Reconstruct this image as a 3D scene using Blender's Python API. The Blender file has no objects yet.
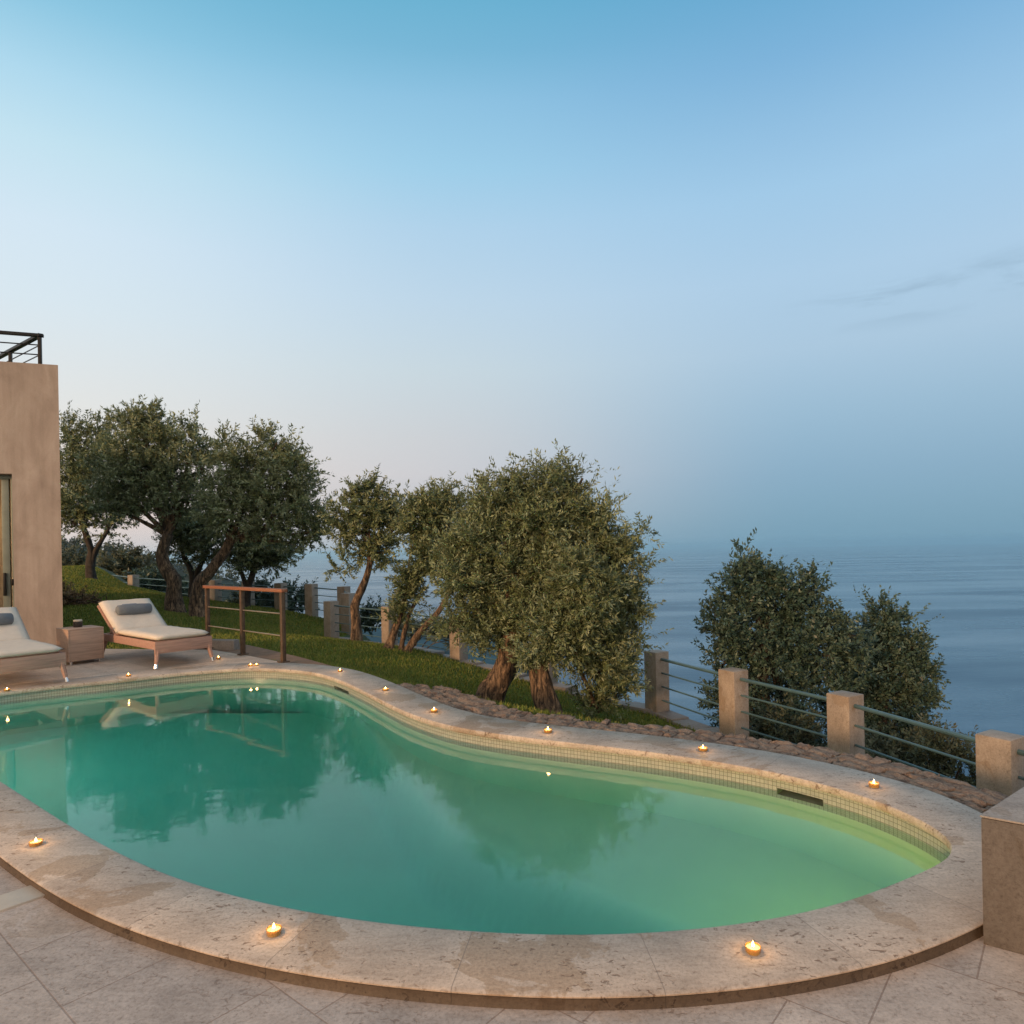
import bpy, bmesh, math, random
import numpy as np
from mathutils import Vector, Matrix, noise

rng = np.random.default_rng(11)
random.seed(5)
R = math.radians
scene = bpy.context.scene
COL = scene.collection

# ------------------------------------------------------------------ camera
F = 680.0            # focal length in pixels of the 1024 px frame
CH = 1.42            # eye height above the pool coping
HV = 549.0           # row of the horizon at the middle column
ROLL = R(1.1)
cR = Vector((math.cos(ROLL), 0, -math.sin(ROLL)))
cR = Vector((math.cos(ROLL), 0, math.sin(ROLL)))
cU = Vector((-math.sin(ROLL), 0, math.cos(ROLL)))
# camera rolled so that the right side of the horizon stands a little higher
cR = Vector((math.cos(ROLL), 0, -math.sin(ROLL)))
cU = Vector((math.sin(ROLL), 0, math.cos(ROLL)))
CAM = Vector((0, 0, CH))


def ray(u, v):
    return Vector((0, 1, 0)) + cR * ((u - 512) / F) - cU * ((v - HV) / F)


def G(u, v, z=0.0):
    d = ray(u, v)
    t = (z - CH) / d.z
    return CAM + d * t


def W(u, v, depth):
    return CAM + ray(u, v) * depth


cam_d = bpy.data.cameras.new('camera')
cam = bpy.data.objects.new('camera', cam_d)
COL.objects.link(cam)
cam.matrix_world = Matrix((
    (cR.x, cU.x, 0, 0), (0, 0, -1, 0), (cR.z, cU.z, 0, CH), (0, 0, 0, 1)))
cam_d.sensor_fit = 'HORIZONTAL'
cam_d.sensor_width = 36
cam_d.lens = 36 * F / 1024
cam_d.shift_y = (HV - 512) / 1024
cam_d.clip_start = 0.05
cam_d.clip_end = 60000
scene.camera = cam

# ------------------------------------------------------------------ object helpers


def tag(o, label=None, cat=None, group=None, kind=None):
    if label: o['label'] = label
    if cat: o['category'] = cat
    if group: o['group'] = group
    if kind: o['kind'] = kind
    return o


def empty(name, loc=(0, 0, 0), rz=0):
    o = bpy.data.objects.new(name, None)
    o.empty_display_size = 0.1
    o.location = loc
    o.rotation_euler = (0, 0, rz)
    COL.objects.link(o)
    return o


def link(name, me, mat, parent=None):
    o = bpy.data.objects.new(name, me)
    COL.objects.link(o)
    if mat is not None:
        me.materials.append(mat)
    if parent is not None:
        o.parent = parent
    return o


def raw(name, v, f, mat, parent=None, smooth=None):
    me = bpy.data.meshes.new(name)
    me.from_pydata([tuple(p) for p in v], [], [tuple(q) for q in f])
    me.update()
    if smooth is not None:
        me.polygons.foreach_set('use_smooth', [True] * len(me.polygons))
        me.set_sharp_from_angle(angle=R(smooth))
    return link(name, me, mat, parent)


class MB:
    """collects shapes into one bmesh"""
    def __init__(self):
        self.bm = bmesh.new()

    def box(self, c, s, rz=0, bev=0.0, rot=None, taper=None):
        m = rot.to_4x4() if rot is not None else Matrix.Rotation(rz, 4, 'Z')
        r = bmesh.ops.create_cube(self.bm, size=1)
        vs = r['verts']
        for p in vs:
            p.co = Vector((p.co.x * s[0], p.co.y * s[1], p.co.z * s[2]))
            if taper and p.co.z < 0:
                p.co.x *= taper; p.co.y *= taper
        if bev > 0:
            es = list({e for p in vs for e in p.link_edges})
            rb = bmesh.ops.bevel(self.bm, geom=es, offset=bev, segments=2, profile=0.6, affect='EDGES')
            vs = list({p for p in rb['verts']} | {p for p in vs if p.is_valid})
            fs = set(rb['faces'])
            vs = set()
            stack = list(rb['verts'])
            while stack:
                p = stack.pop()
                if p in vs: continue
                vs.add(p)
                for e in p.link_edges:
                    stack.append(e.other_vert(p))
        for p in vs:
            p.co = m @ p.co + Vector(c)
        return self

    def tube(self, pts, rad, n=10, cap=True):
        pts = [Vector(p) for p in pts]
        if not hasattr(rad, '__len__'):
            rad = [rad] * len(pts)
        rings = []
        ref = Vector((0.13, 0.31, 0.94))
        for i, p in enumerate(pts):
            t = (pts[min(i + 1, len(pts) - 1)] - pts[max(i - 1, 0)]).normalized()
            if abs(t.dot(ref)) > 0.95:
                a = t.cross(Vector((1, 0, 0))).normalized()
            else:
                a = t.cross(ref).normalized()
            b = t.cross(a)
            rings.append([self.bm.verts.new(p + (a * math.cos(2 * math.pi * k / n) + b * math.sin(2 * math.pi * k / n)) * rad[i]) for k in range(n)])
        for A, B in zip(rings, rings[1:]):
            for k in range(n):
                self.bm.faces.new((A[k], A[(k + 1) % n], B[(k + 1) % n], B[k]))
        if cap:
            self.bm.faces.new(rings[0][::-1]); self.bm.faces.new(rings[-1])
        return self

    def lathe(self, prof, c=(0, 0, 0), n=20):
        c = Vector(c)
        rings = []
        for r, z in prof:
            if r < 1e-5:
                rings.append([self.bm.verts.new(c + Vector((0, 0, z)))])
            else:
                rings.append([self.bm.verts.new(c + Vector((r * math.cos(2 * math.pi * k / n), r * math.sin(2 * math.pi * k / n), z))) for k in range(n)])
        for A, B in zip(rings, rings[1:]):
            for k in range(n):
                a = [A[k % len(A)], A[(k + 1) % len(A)], B[(k + 1) % len(B)], B[k % len(B)]]
                a = list(dict.fromkeys(a))
                if len(a) >= 3:
                    self.bm.faces.new(a)
        return self

    def build(self, name, mat, parent=None, smooth=35):
        bmesh.ops.recalc_face_normals(self.bm, faces=self.bm.faces)
        me = bpy.data.meshes.new(name)
        self.bm.to_mesh(me); self.bm.free()
        if smooth:
            me.polygons.foreach_set('use_smooth', [True] * len(me.polygons))
            me.set_sharp_from_angle(angle=R(smooth))
        return link(name, me, mat, parent)


# ------------------------------------------------------------------ materials
def mat_new(name):
    m = bpy.data.materials.new(name)
    m.use_nodes = True
    nt = m.node_tree
    b = nt.nodes['Principled BSDF']
    return m, nt, b


def N(nt, t, **kw):
    n = nt.nodes.new(t)
    for k, v in kw.items():
        if k in n.inputs:
            n.inputs[k].default_value = v
        else:
            setattr(n, k, v)
    return n


def ramp(nt, fac, stops):
    n = nt.nodes.new('ShaderNodeValToRGB')
    e = n.color_ramp.elements
    while len(e) > 1: e.remove(e[-1])
    e[0].position = stops[0][0]; e[0].color = (*stops[0][1], 1) if len(stops[0][1]) == 3 else stops[0][1]
    for p, c in stops[1:]:
        q = e.new(p); q.color = (*c, 1)
    nt.links.new(fac, n.inputs[0])
    return n.outputs[0]


def mix(nt, fac, a, b, mode='MIX'):
    n = nt.nodes.new('ShaderNodeMix')
    n.data_type = 'RGBA'; n.blend_type = mode
    for s, x in ((0, fac), (6, a), (7, b)):
        if hasattr(x, 'is_linked') or hasattr(x, 'links'):
            nt.links.new(x, n.inputs[s])
        elif s == 0: n.inputs[0].default_value = x
        else: n.inputs[s].default_value = (*x, 1) if len(x) == 3 else x
    return n.outputs[2]


def math_n(nt, op, a, b=None, clamp=False):
    n = nt.nodes.new('ShaderNodeMath'); n.operation = op; n.use_clamp = clamp
    for i, x in enumerate((a, b)):
        if x is None: continue
        if hasattr(x, 'links'): nt.links.new(x, n.inputs[i])
        else: n.inputs[i].default_value = x
    return n.outputs[0]


def noise_n(nt, vec, scale, detail=4, rough=0.55, dist=0.0):
    n = nt.nodes.new('ShaderNodeTexNoise')
    n.inputs['Scale'].default_value = scale; n.inputs['Detail'].default_value = detail
    n.inputs['Roughness'].default_value = rough; n.inputs['Distortion'].default_value = dist
    if vec is not None: nt.links.new(vec, n.inputs['Vector'])
    return n.outputs['Fac']


def coord(nt, which='Object', scale=(1, 1, 1), rot=(0, 0, 0), loc=(0, 0, 0)):
    tc = nt.nodes.new('ShaderNodeTexCoord')
    mp = nt.nodes.new('ShaderNodeMapping')
    mp.inputs['Scale'].default_value = scale; mp.inputs['Rotation'].default_value = rot; mp.inputs['Location'].default_value = loc
    nt.links.new(tc.outputs[which], mp.inputs['Vector'])
    return mp.outputs[0]


def bump(nt, b, h, strength=0.3, dist=0.01):
    n = nt.nodes.new('ShaderNodeBump')
    n.inputs['Strength'].default_value = strength; n.inputs['Distance'].default_value = dist
    nt.links.new(h, n.inputs['Height']); nt.links.new(n.outputs[0], b.inputs['Normal'])


def simple(name, col, rough=0.6, metal=0.0, var=0.15, scale=6, bmp=0.0, bscale=60, stretch=(1, 1, 1)):
    m, nt, b = mat_new(name)
    v = coord(nt, 'Object', stretch)
    f = noise_n(nt, v, scale, 5, 0.6)
    lo = tuple(c * (1 - var) for c in col); hi = tuple(min(1, c * (1 + var)) for c in col)
    nt.links.new(ramp(nt, f, [(0.3, lo), (0.7, hi)]), b.inputs['Base Color'])
    b.inputs['Roughness'].default_value = rough; b.inputs['Metallic'].default_value = metal
    if bmp > 0:
        bump(nt, b, noise_n(nt, v, bscale, 4), bmp, 0.01)
    return m


def travertine(name, base, uv=False, joints=None, stain=1.0, pits=0.8):
    """cross-cut limestone: cloudy cream with a sandy speckle, hard-edged ochre stains, dark pits, optional slab joints"""
    m, nt, b = mat_new(name)
    v = coord(nt, 'Object')
    cloud = noise_n(nt, v, 3.0, 6, 0.65, 0.4)
    veins = noise_n(nt, coord(nt, 'Object', (4, 14, 4), (0, 0, -ga)), 2.0, 7, 0.7, 0.4)
    grain = noise_n(nt, v, 75, 6, 0.8)
    d = tuple(c * 0.80 for c in base); l = tuple(min(1, c * 1.15) for c in base)
    c1 = ramp(nt, cloud, [(0.32, d), (0.52, base), (0.70, l)])
    c1 = mix(nt, 0.45, c1, ramp(nt, veins, [(0.34, (0.66, 0.61, 0.57)), (0.56, (1.04, 1.03, 1.02))]), 'MULTIPLY')
    c1 = mix(nt, 1.0, c1, ramp(nt, grain, [(0.30, (0.50, 0.46, 0.43)), (0.46, (0.92, 0.91, 0.90)), (0.68, (1.16, 1.16, 1.16))]), 'MULTIPLY')
    st = noise_n(nt, coord(nt, 'Object', (1, 1, 1), (0, 0, 0), (3.7, 1.1, 0)), 1.9, 9, 0.62, 0.5)
    stf = ramp(nt, st, [(0.575, (0, 0, 0)), (0.588, (stain, stain, stain))])
    c1 = mix(nt, math_n(nt, 'MULTIPLY', stf, 0.55), c1, mix(nt, 1.0, tuple(a * k for a, k in zip(base, (0.66, 0.54, 0.40))), ramp(nt, grain, [(0.3, (0.6, 0.6, 0.6)), (0.62, (1.15, 1.15, 1.15))]), 'MULTIPLY'))
    # pits: small irregular holes in patches
    pn = noise_n(nt, coord(nt, 'Object', (13, 22, 13), (0, 0, -ga)), 2.0, 5, 0.6, 0.8)
    pz = noise_n(nt, v, 2.6, 3, 0.5)
    pit = math_n(nt, 'MULTIPLY', ramp(nt, pn, [(0.602, (0, 0, 0)), (0.622, (1, 1, 1))]), ramp(nt, pz, [(0.42, (0.05,) * 3), (0.54, (1, 1, 1))]))
    pit = math_n(nt, 'MULTIPLY', pit, pits)
    c1 = mix(nt, pit, c1, tuple(a * k for a, k in zip(base, (0.34, 0.27, 0.22))))
    h = math_n(nt, 'SUBTRACT', math_n(nt, 'MULTIPLY', grain, 0.6), pit)
    if joints:
        c1, h = joints(nt, c1, h, base)
    nt.links.new(c1, b.inputs['Base Color'])
    b.inputs['Roughness'].default_value = 0.62
    b.inputs['Specular IOR Level'].default_value = 0.35
    bump(nt, b, h, 0.6, 0.004)
    return m


ga = math.atan2(-0.64, 0.77)


def brick_joint(rot, bw, rh, off=(0, 0), mortar=0.006):
    def f(nt, c, h, base):
        v = coord(nt, 'Object', (1, 1, 1), (0, 0, rot), (off[0], off[1], 0))
        n = nt.nodes.new('ShaderNodeTexBrick')
        n.inputs['Scale'].default_value = 1; n.inputs['Brick Width'].default_value = bw; n.inputs['Row Height'].default_value = rh
        n.inputs['Mortar Size'].default_value = mortar * 0.5; n.inputs['Mortar Smooth'].default_value = 0.2
        n.inputs['Color1'].default_value = (0.86, 0.86, 0.86, 1); n.inputs['Color2'].default_value = (1.08, 1.06, 1.03, 1)
        n.inputs['Mortar'].default_value = (1, 1, 1, 1)
        nt.links.new(v, n.inputs['Vector'])
        c = mix(nt, 1.0, c, n.outputs['Color'], 'MULTIPLY')
        c = mix(nt, math_n(nt, 'MULTIPLY', n.outputs['Fac'], 0.6), c, tuple(a * k for a, k in zip(base, (0.40, 0.30, 0.24))))
        return c, math_n(nt, 'SUBTRACT', h, math_n(nt, 'MULTIPLY', n.outputs['Fac'], 1.6))
    return f


def ring_joint(nt, c, h, base):
    v = coord(nt, 'UV')
    n = nt.nodes.new('ShaderNodeTexBrick')
    n.offset = 0.0
    n.inputs['Scale'].default_value = 1; n.inputs['Brick Width'].default_value = 0.62; n.inputs['Row Height'].default_value = 5
    n.inputs['Mortar Size'].default_value = 0.0016; n.inputs['Mortar Smooth'].default_value = 0.2
    n.inputs['Color1'].default_value = (0.84, 0.83, 0.82, 1); n.inputs['Color2'].default_value = (1.08, 1.07, 1.05, 1)
    n.inputs['Mortar'].default_value = (1, 1, 1, 1)
    nt.links.new(v, n.inputs['Vector'])
    c = mix(nt, 1.0, c, n.outputs['Color'], 'MULTIPLY')
    c = mix(nt, math_n(nt, 'MULTIPLY', n.outputs['Fac'], 0.75), c, tuple(a * 0.4 for a in base))
    return c, math_n(nt, 'SUBTRACT', h, math_n(nt, 'MULTIPLY', n.outputs['Fac'], 0.8))


TRAV = (0.56, 0.46, 0.375)
TRAV2 = (0.56, 0.455, 0.385)
m_coping = travertine('coping_travertine', TRAV, joints=ring_joint)
ga = math.atan2(-0.64, 0.77)
m_terrace = travertine('terrace_travertine', TRAV2, joints=brick_joint(-ga, 0.46, 0.495, (0.05, 0.24)), pits=0.5, stain=0.5)
m_deck = travertine('deck_travertine', TRAV, joints=brick_joint(-ga, 0.46, 0.495, (0.05, 0.24)), pits=0.5, stain=0.5)
m_edge = travertine('coping_edge_shade_stain', (0.095, 0.068, 0.047), joints=ring_joint)  # brown staining plus the unlit face's shade, both put into the base colour
m_block_shaded = travertine('block_stone_shaded', (0.115, 0.100, 0.088), stain=0.7, pits=0.25)  # one stone split in two: the sides' shade is put into this colour
m_block_lit_top = travertine('block_stone_lit_top', (0.34, 0.30, 0.265), stain=0.7, pits=0.25)  # same stone, with the brightness of its lit top put into the colour
m_kerb = travertine('kerb_stone', (0.27, 0.235, 0.205), stain=0.7, pits=0.25)
m_post = travertine('post_stone', (0.36, 0.295, 0.235), stain=0.8, pits=0.25)


def m_tile_f():
    m, nt, b = mat_new('mosaic_tile')
    v = coord(nt, 'UV')
    n = nt.nodes.new('ShaderNodeTexBrick'); n.offset = 0
    n.inputs['Scale'].default_value = 1; n.inputs['Brick Width'].default_value = 0.026; n.inputs['Row Height'].default_value = 0.026
    n.inputs['Mortar Size'].default_value = 0.0017; n.inputs['Mortar Smooth'].default_value = 0.2
    n.inputs['Color1'].default_value = (0.34, 0.345, 0.275, 1); n.inputs['Color2'].default_value = (0.42, 0.41, 0.33, 1)
    n.inputs['Mortar'].default_value = (0.15, 0.145, 0.115, 1)
    nt.links.new(v, n.inputs['Vector'])
    nt.links.new(n.outputs['Color'], b.inputs['Base Color'])
    b.inputs['Roughness'].default_value = 0.3
    bump(nt, b, math_n(nt, 'SUBTRACT', 1.0, n.outputs['Fac']), 0.4, 0.002)
    return m


m_tile = m_tile_f()
m_plaster = simple('pool_plaster', (0.60, 0.63, 0.44), 0.7, var=0.05, scale=2.5, bmp=0.05)
m_skim = simple('skimmer_plastic', (0.30, 0.30, 0.22), 0.6)


def m_stucco_f():
    m, nt, b = mat_new('house_stucco')
    v = coord(nt, 'Object')
    big = noise_n(nt, coord(nt, 'Object', (1.4, 1.4, 0.7)), 1.6, 6, 0.62, 0.5)
    fine = noise_n(nt, v, 70, 4, 0.7)
    c = ramp(nt, big, [(0.3, (0.265, 0.21, 0.172)), (0.5, (0.34, 0.275, 0.228)), (0.7, (0.41, 0.34, 0.287))])
    c = mix(nt, 0.5, c, ramp(nt, fine, [(0.3, (0.8, 0.8, 0.8)), (0.65, (1.06, 1.06, 1.06))]), 'MULTIPLY')
    streak = noise_n(nt, coord(nt, 'Object', (5, 5, 0.35)), 2.4, 4, 0.6)
    c = mix(nt, 0.6, c, ramp(nt, streak, [(0.3, (0.8, 0.79, 0.78)), (0.6, (1.04, 1.04, 1.04))]), 'MULTIPLY')
    nt.links.new(c, b.inputs['Base Color'])
    b.inputs['Roughness'].default_value = 0.9
    bump(nt, b, math_n(nt, 'ADD', math_n(nt, 'MULTIPLY', fine, 0.3), big), 0.35, 0.012)
    return m


m_stucco = m_stucco_f()
m_alu = simple('door_frame_paint', (0.16, 0.18, 0.15), 0.4, 0.3)
m_black = simple('dark_metal', (0.02, 0.018, 0.016), 0.4, 0.6)
m_rust = simple('railing_iron', (0.13, 0.085, 0.055), 0.55, 0.6, var=0.3, scale=18)
m_rod = simple('railing_rod', (0.55, 0.43, 0.30), 0.35, 0.8)
m_handrail = simple('handrail_wood', (0.26, 0.10, 0.05), 0.45, 0.0, var=0.3, scale=9, stretch=(1, 8, 8))
m_rail = simple('fence_rail_paint', (0.07, 0.125, 0.135), 0.35, 0.0, var=0.12)
m_cloth = simple('cushion_cloth', (0.67, 0.58, 0.475), 0.95, var=0.06, scale=14, bmp=0.25, bscale=260)
m_pillow = simple('bolster_cloth', (0.15, 0.165, 0.18), 0.95, var=0.1, scale=14, bmp=0.2, bscale=260)
m_flap = simple('bolster_flap_cloth', (0.22, 0.25, 0.28), 0.95, var=0.08, scale=14, bmp=0.2, bscale=260)
m_steel = simple('foot_steel', (0.75, 0.76, 0.78), 0.2, 1.0, var=0.03)


def m_teak_f(name, col):
    m, nt, b = mat_new(name)
    g = noise_n(nt, coord(nt, 'Object', (1.5, 26, 26)), 2.2, 6, 0.6, 0.6)
    c = ramp(nt, g, [(0.3, tuple(a * 0.68 for a in col)), (0.5, col), (0.72, tuple(a * 1.2 for a in col))])
    nt.links.new(c, b.inputs['Base Color']); b.inputs['Roughness'].default_value = 0.6
    bump(nt, b, g, 0.15, 0.003)
    return m


m_teak = m_teak_f('weathered_teak', (0.41, 0.235, 0.175))
m_table = m_teak_f('table_teak', (0.40, 0.265, 0.19))


def m_bark_f():
    m, nt, b = mat_new('olive_bark')
    g = noise_n(nt, coord(nt, 'Object', (9, 9, 2.2)), 2.0, 8, 0.7, 1.2)
    g2 = noise_n(nt, coord(nt, 'Object'), 40, 4, 0.7)
    c = ramp(nt, g, [(0.40, (0.022, 0.015, 0.010)), (0.52, (0.15, 0.095, 0.056)), (0.68, (0.42, 0.27, 0.155))])
    nt.links.new(c, b.inputs['Base Color']); b.inputs['Roughness'].default_value = 0.95
    bump(nt, b, math_n(nt, 'ADD', g, math_n(nt, 'MULTIPLY', g2, 0.2)), 1.0, 0.035)
    return m


m_bark = m_bark_f()
m_bark_dark_shaded = simple('dark_shaded_bark', (0.042, 0.032, 0.024), 0.95, var=.5, scale=12, bmp=.8, bscale=20)  # evergreen bark, and olive bark with its shade put into the colour


def m_leaf_f(name, dark, light, under, rough=0.5):
    m, nt, b = mat_new(name)
    at = nt.nodes.new('ShaderNodeAttribute'); at.attribute_name = 'tone'
    c = ramp(nt, at.outputs['Fac'], [(0.0, dark), (0.75, light), (0.95, under), (1.0, (under[0] * 1.05, under[1] * 1.05, under[2] * 0.95))])
    ge = nt.nodes.new('ShaderNodeNewGeometry')
    c = mix(nt, math_n(nt, 'MULTIPLY', ge.outputs['Backfacing'], 0.7), c, under)
    nt.links.new(c, b.inputs['Base Color']); b.inputs['Roughness'].default_value = rough
    b.inputs['Specular IOR Level'].default_value = 0.3
    tr = nt.nodes.new('ShaderNodeBsdfTranslucent'); nt.links.new(c, tr.inputs['Color'])
    ms = nt.nodes.new('ShaderNodeMixShader'); ms.inputs[0].default_value = 0.08
    nt.links.new(b.outputs[0], ms.inputs[1]); nt.links.new(tr.outputs[0], ms.inputs[2])
    nt.links.new(ms.outputs[0], nt.nodes['Material Output'].inputs['Surface'])
    return m


m_olive = m_leaf_f('olive_leaf', (0.028, 0.042, 0.013), (0.16, 0.195, 0.078), (0.25, 0.28, 0.165))
m_oak = m_leaf_f('evergreen_leaf', (0.016, 0.034, 0.024), (0.058, 0.102, 0.068), (0.11, 0.155, 0.115), 0.4)
m_scrub = m_leaf_f('scrub_leaf', (0.030, 0.045, 0.025), (0.075, 0.095, 0.05), (0.12, 0.13, 0.09), 0.6)
m_pale = m_leaf_f('pale_leaf', (0.06, 0.085, 0.065), (0.14, 0.18, 0.14), (0.22, 0.25, 0.2), 0.6)
m_dry = m_leaf_f('dry_twig', (0.10, 0.06, 0.03), (0.24, 0.15, 0.08), (0.30, 0.21, 0.12), 0.9)


def m_lawn_f():
    m, nt, b = mat_new('lawn_turf')
    v = coord(nt, 'Object')
    big = noise_n(nt, v, 0.9, 5, 0.6)
    fine = noise_n(nt, coord(nt, 'Object', (1, 1, 1)), 38, 5, 0.75)
    c = ramp(nt, big, [(0.3, (0.080, 0.12, 0.020)), (0.55, (0.13, 0.165, 0.028)), (0.75, (0.20, 0.19, 0.045))])
    c = mix(nt, 0.9, c, ramp(nt, fine, [(0.3, (0.45, 0.45, 0.45)), (0.65, (1.2, 1.2, 1.1))]), 'MULTIPLY')
    nt.links.new(c, b.inputs['Base Color']); b.inputs['Roughness'].default_value = 0.95
    b.inputs['Specular IOR Level'].default_value = 0.1
    bump(nt, b, fine, 1.0, 0.03)
    return m


m_lawn = m_lawn_f()
m_grass = m_leaf_f('grass_blade', (0.080, 0.125, 0.018), (0.18, 0.225, 0.036), (0.26, 0.24, 0.06), 0.8)
m_hill = simple('hillside_scrub', (0.04, 0.06, 0.022), 0.95, var=0.5, scale=0.8, bmp=0.6, bscale=2.0)
def m_rubble_f():
    m, nt, b = mat_new('rubble_stone')
    v = coord(nt, 'Object')
    n1 = noise_n(nt, v, 6.5, 6, 0.7, 0.8); n2 = noise_n(nt, v, 55, 6, 0.8)
    c = ramp(nt, n1, [(0.30, (0.10, 0.065, 0.045)), (0.43, (0.275, 0.18, 0.125)), (0.54, (0.38, 0.28, 0.205)), (0.64, (0.33, 0.215, 0.15)), (0.75, (0.46, 0.37, 0.29))])
    c = mix(nt, 1.0, c, ramp(nt, n2, [(0.3, (0.42, 0.40, 0.38)), (0.62, (1.15, 1.12, 1.1))]), 'MULTIPLY')
    nt.links.new(c, b.inputs['Base Color']); b.inputs['Roughness'].default_value = 0.9
    bump(nt, b, math_n(nt, 'ADD', n1, n2), 1.0, 0.02)
    return m


m_rubble = m_rubble_f()
m_earth = simple('brown_path', (0.20, 0.125, 0.08), 0.95, var=0.25, scale=9, bmp=0.5, bscale=30)
m_blue = simple('lower_terrace_blue', (0.022, 0.085, 0.11), 0.8, var=0.2, scale=0.7)
m_white = simple('white_plastic', (0.8, 0.8, 0.78), 0.4)
m_hatch = simple('hatch_stone', (0.56, 0.47, 0.37), 0.6, var=0.08, bmp=0.1)

# ------------------------------------------------------------------ pool outline (plan, metres)
far_px = [(0, 692), (60, 685), (117, 679.5), (176, 673), (234, 668.5), (262, 668), (290, 669.5), (318, 673), (340, 680), (360, 689), (385, 702), (410, 713.5),
          (441, 723.5), (472, 730), (511, 735.5), (561, 741.5), (612, 747), (663, 753.5), (720, 762), (760, 769), (799, 777.6), (838, 788), (877, 800), (916, 816), (944, 832)]
near_px = [(967, 848), (947, 860), (913, 874.5), (858, 897), (795, 914), (700, 928), (625, 933), (550, 934), (470, 930), (380, 922), (297, 909), (222, 891.5), (148, 866), (74, 827), (0, 780)]
ctrl = [G(u, v) for u, v in far_px + near_px]
ctrl = [Vector((p.x, p.y)) for p in ctrl]
ctrl += [Vector((-4.25, 5.10)), Vector((-5.15, 5.75)), Vector((-5.85, 6.25)), Vector((-6.05, 6.6)), Vector((-5.85, 6.85))]


def catmull(P, n=10, closed=True):
    out = []
    L = len(P)
    rngi = range(L) if closed else range(L - 1)
    for i in rngi:
        if closed:
            p0, p1, p2, p3 = P[(i - 1) % L], P[i], P[(i + 1) % L], P[(i + 2) % L]
        else:
            p0, p1, p2, p3 = P[max(i - 1, 0)], P[i], P[i + 1], P[min(i + 2, L - 1)]
        for k in range(n):
            t = k / n
            out.append(0.5 * ((2 * p1) + (p2 - p0) * t + (2 * p0 - 5 * p1 + 4 * p2 - p3) * t * t + (3 * p1 - p0 - 3 * p2 + p3) * t ** 3))
    if not closed: out.append(P[-1].copy())
    return out


def resample(P, n, smooth=3):
    P = list(P)
    L = [0.0]
    for a, b in zip(P, P[1:] + P[:1]): L.append(L[-1] + (b - a).length)
    tot = L[-1]; Q = P + [P[0]]
    out = []; j = 0
    for i in range(n):
        s = tot * i / n
        while L[j + 1] < s: j += 1
        t = (s - L[j]) / max(1e-9, L[j + 1] - L[j])
        out.append(Q[j].lerp(Q[j + 1], t))
    for _ in range(smooth):
        out = [(out[i - 1] + out[i] * 2 + out[(i + 1) % n]) / 4 for i in range(n)]
    return out, tot


NP = 300
outline, PLEN = resample(catmull(ctrl), NP, 14)
area = sum(a.x * b.y - b.x * a.y for a, b in zip(outline, outline[1:] + outline[:1]))
if area < 0: outline = outline[::-1]
onorm = []
for i in range(NP):
    t = (outline[(i + 1) % NP] - outline[i - 1]).normalized()
    onorm.append(Vector((t.y, -t.x)))       # outward for a ccw outline
ocurv = []


def off(d):
    """outline pushed outwards by d (a number or a list), loops smoothed"""
    if not hasattr(d, '__len__'): d = [d] * NP
    return [outline[i] + onorm[i] * d[i] for i in range(NP)]


def inside(poly, x, y):
    c = False
    n = len(poly)
    for i in range(n):
        a = poly[i]; b = poly[i - 1]
        if (a[1] > y) != (b[1] > y) and x < (b[0] - a[0]) * (y - a[1]) / (b[1] - a[1]) + a[0]:
            c = not c
    return c


CW = []
for i in range(NP):
    p = outline[i]
    w = 0.345
    # the far side of the coping is a little wider
    far = min(1, max(0, (onorm[i].y + 0.1) / 0.5))
    CW.append(0.345 + 0.07 * far)
PL_SHALLOW, PL_DEEP = 7.5, 1.6
WL = -0.125            # water level
pool = empty('swimming_pool', (0, 0, 0))
tag(pool, 'kidney shaped swimming pool with travertine coping and mosaic tile band', 'swimming pool')


def ring(name, prof, mat, parent, closed_uv=True, skip=None, smooth=40):
    """prof: list of (offset or function, z); lofted round the pool, with uv = (arc, height)"""
    loops = []
    for d, z in prof:
        loops.append([(p.x, p.y, z) for p in off(d)])
    v = [p for l in loops for p in l]
    f = []; uvs = []
    step = PLEN / NP
    acc = [0.0]
    for a, b in zip(prof, prof[1:]):
        da = a[0] if not hasattr(a[0], '__len__') else a[0][0]
        db = b[0] if not hasattr(b[0], '__len__') else b[0][0]
        acc.append(acc[-1] + math.hypot(da - db, a[1] - b[1]))
    for r in range(len(prof) - 1):
        for i in range(NP):
            j = (i + 1) % NP
            if skip and skip(r, i): continue
            f.append((r * NP + i, r * NP + j, (r + 1) * NP + j, (r + 1) * NP + i))
            uvs += [(i * step, acc[r]), ((i + 1) * step, acc[r]), ((i + 1) * step, acc[r + 1]), (i * step, acc[r + 1])]
    me = bpy.data.meshes.new(name)
    me.from_pydata(v, [], f)
    ul = me.uv_layers.new(name='UVMap')
    ul.data.foreach_set('uv', [c for q in uvs for c in q])
    me.polygons.foreach_set('use_smooth', [True] * len(me.polygons))
    me.update(); me.set_sharp_from_angle(angle=R(smooth))
    return link(name, me, mat, parent)


cwm = [w - 0.012 for w in CW]
ring('coping', [(0.05, -0.046), (0.006, -0.046), (0.0, -0.038), (0.0, -0.012), (0.005, -0.003), (0.018, 0.0), (cwm, 0.0), (CW, -0.008), ([w - 0.002 for w in CW], -0.014)], m_coping, pool)
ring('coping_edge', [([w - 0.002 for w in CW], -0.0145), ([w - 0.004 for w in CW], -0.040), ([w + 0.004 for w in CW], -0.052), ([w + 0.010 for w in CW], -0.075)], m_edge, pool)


def near_idx(u, v, z=0):
    g = G(u, v, z)
    return min(range(NP), key=lambda i: (outline[i] - Vector((g.x, g.y))).length)


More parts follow.
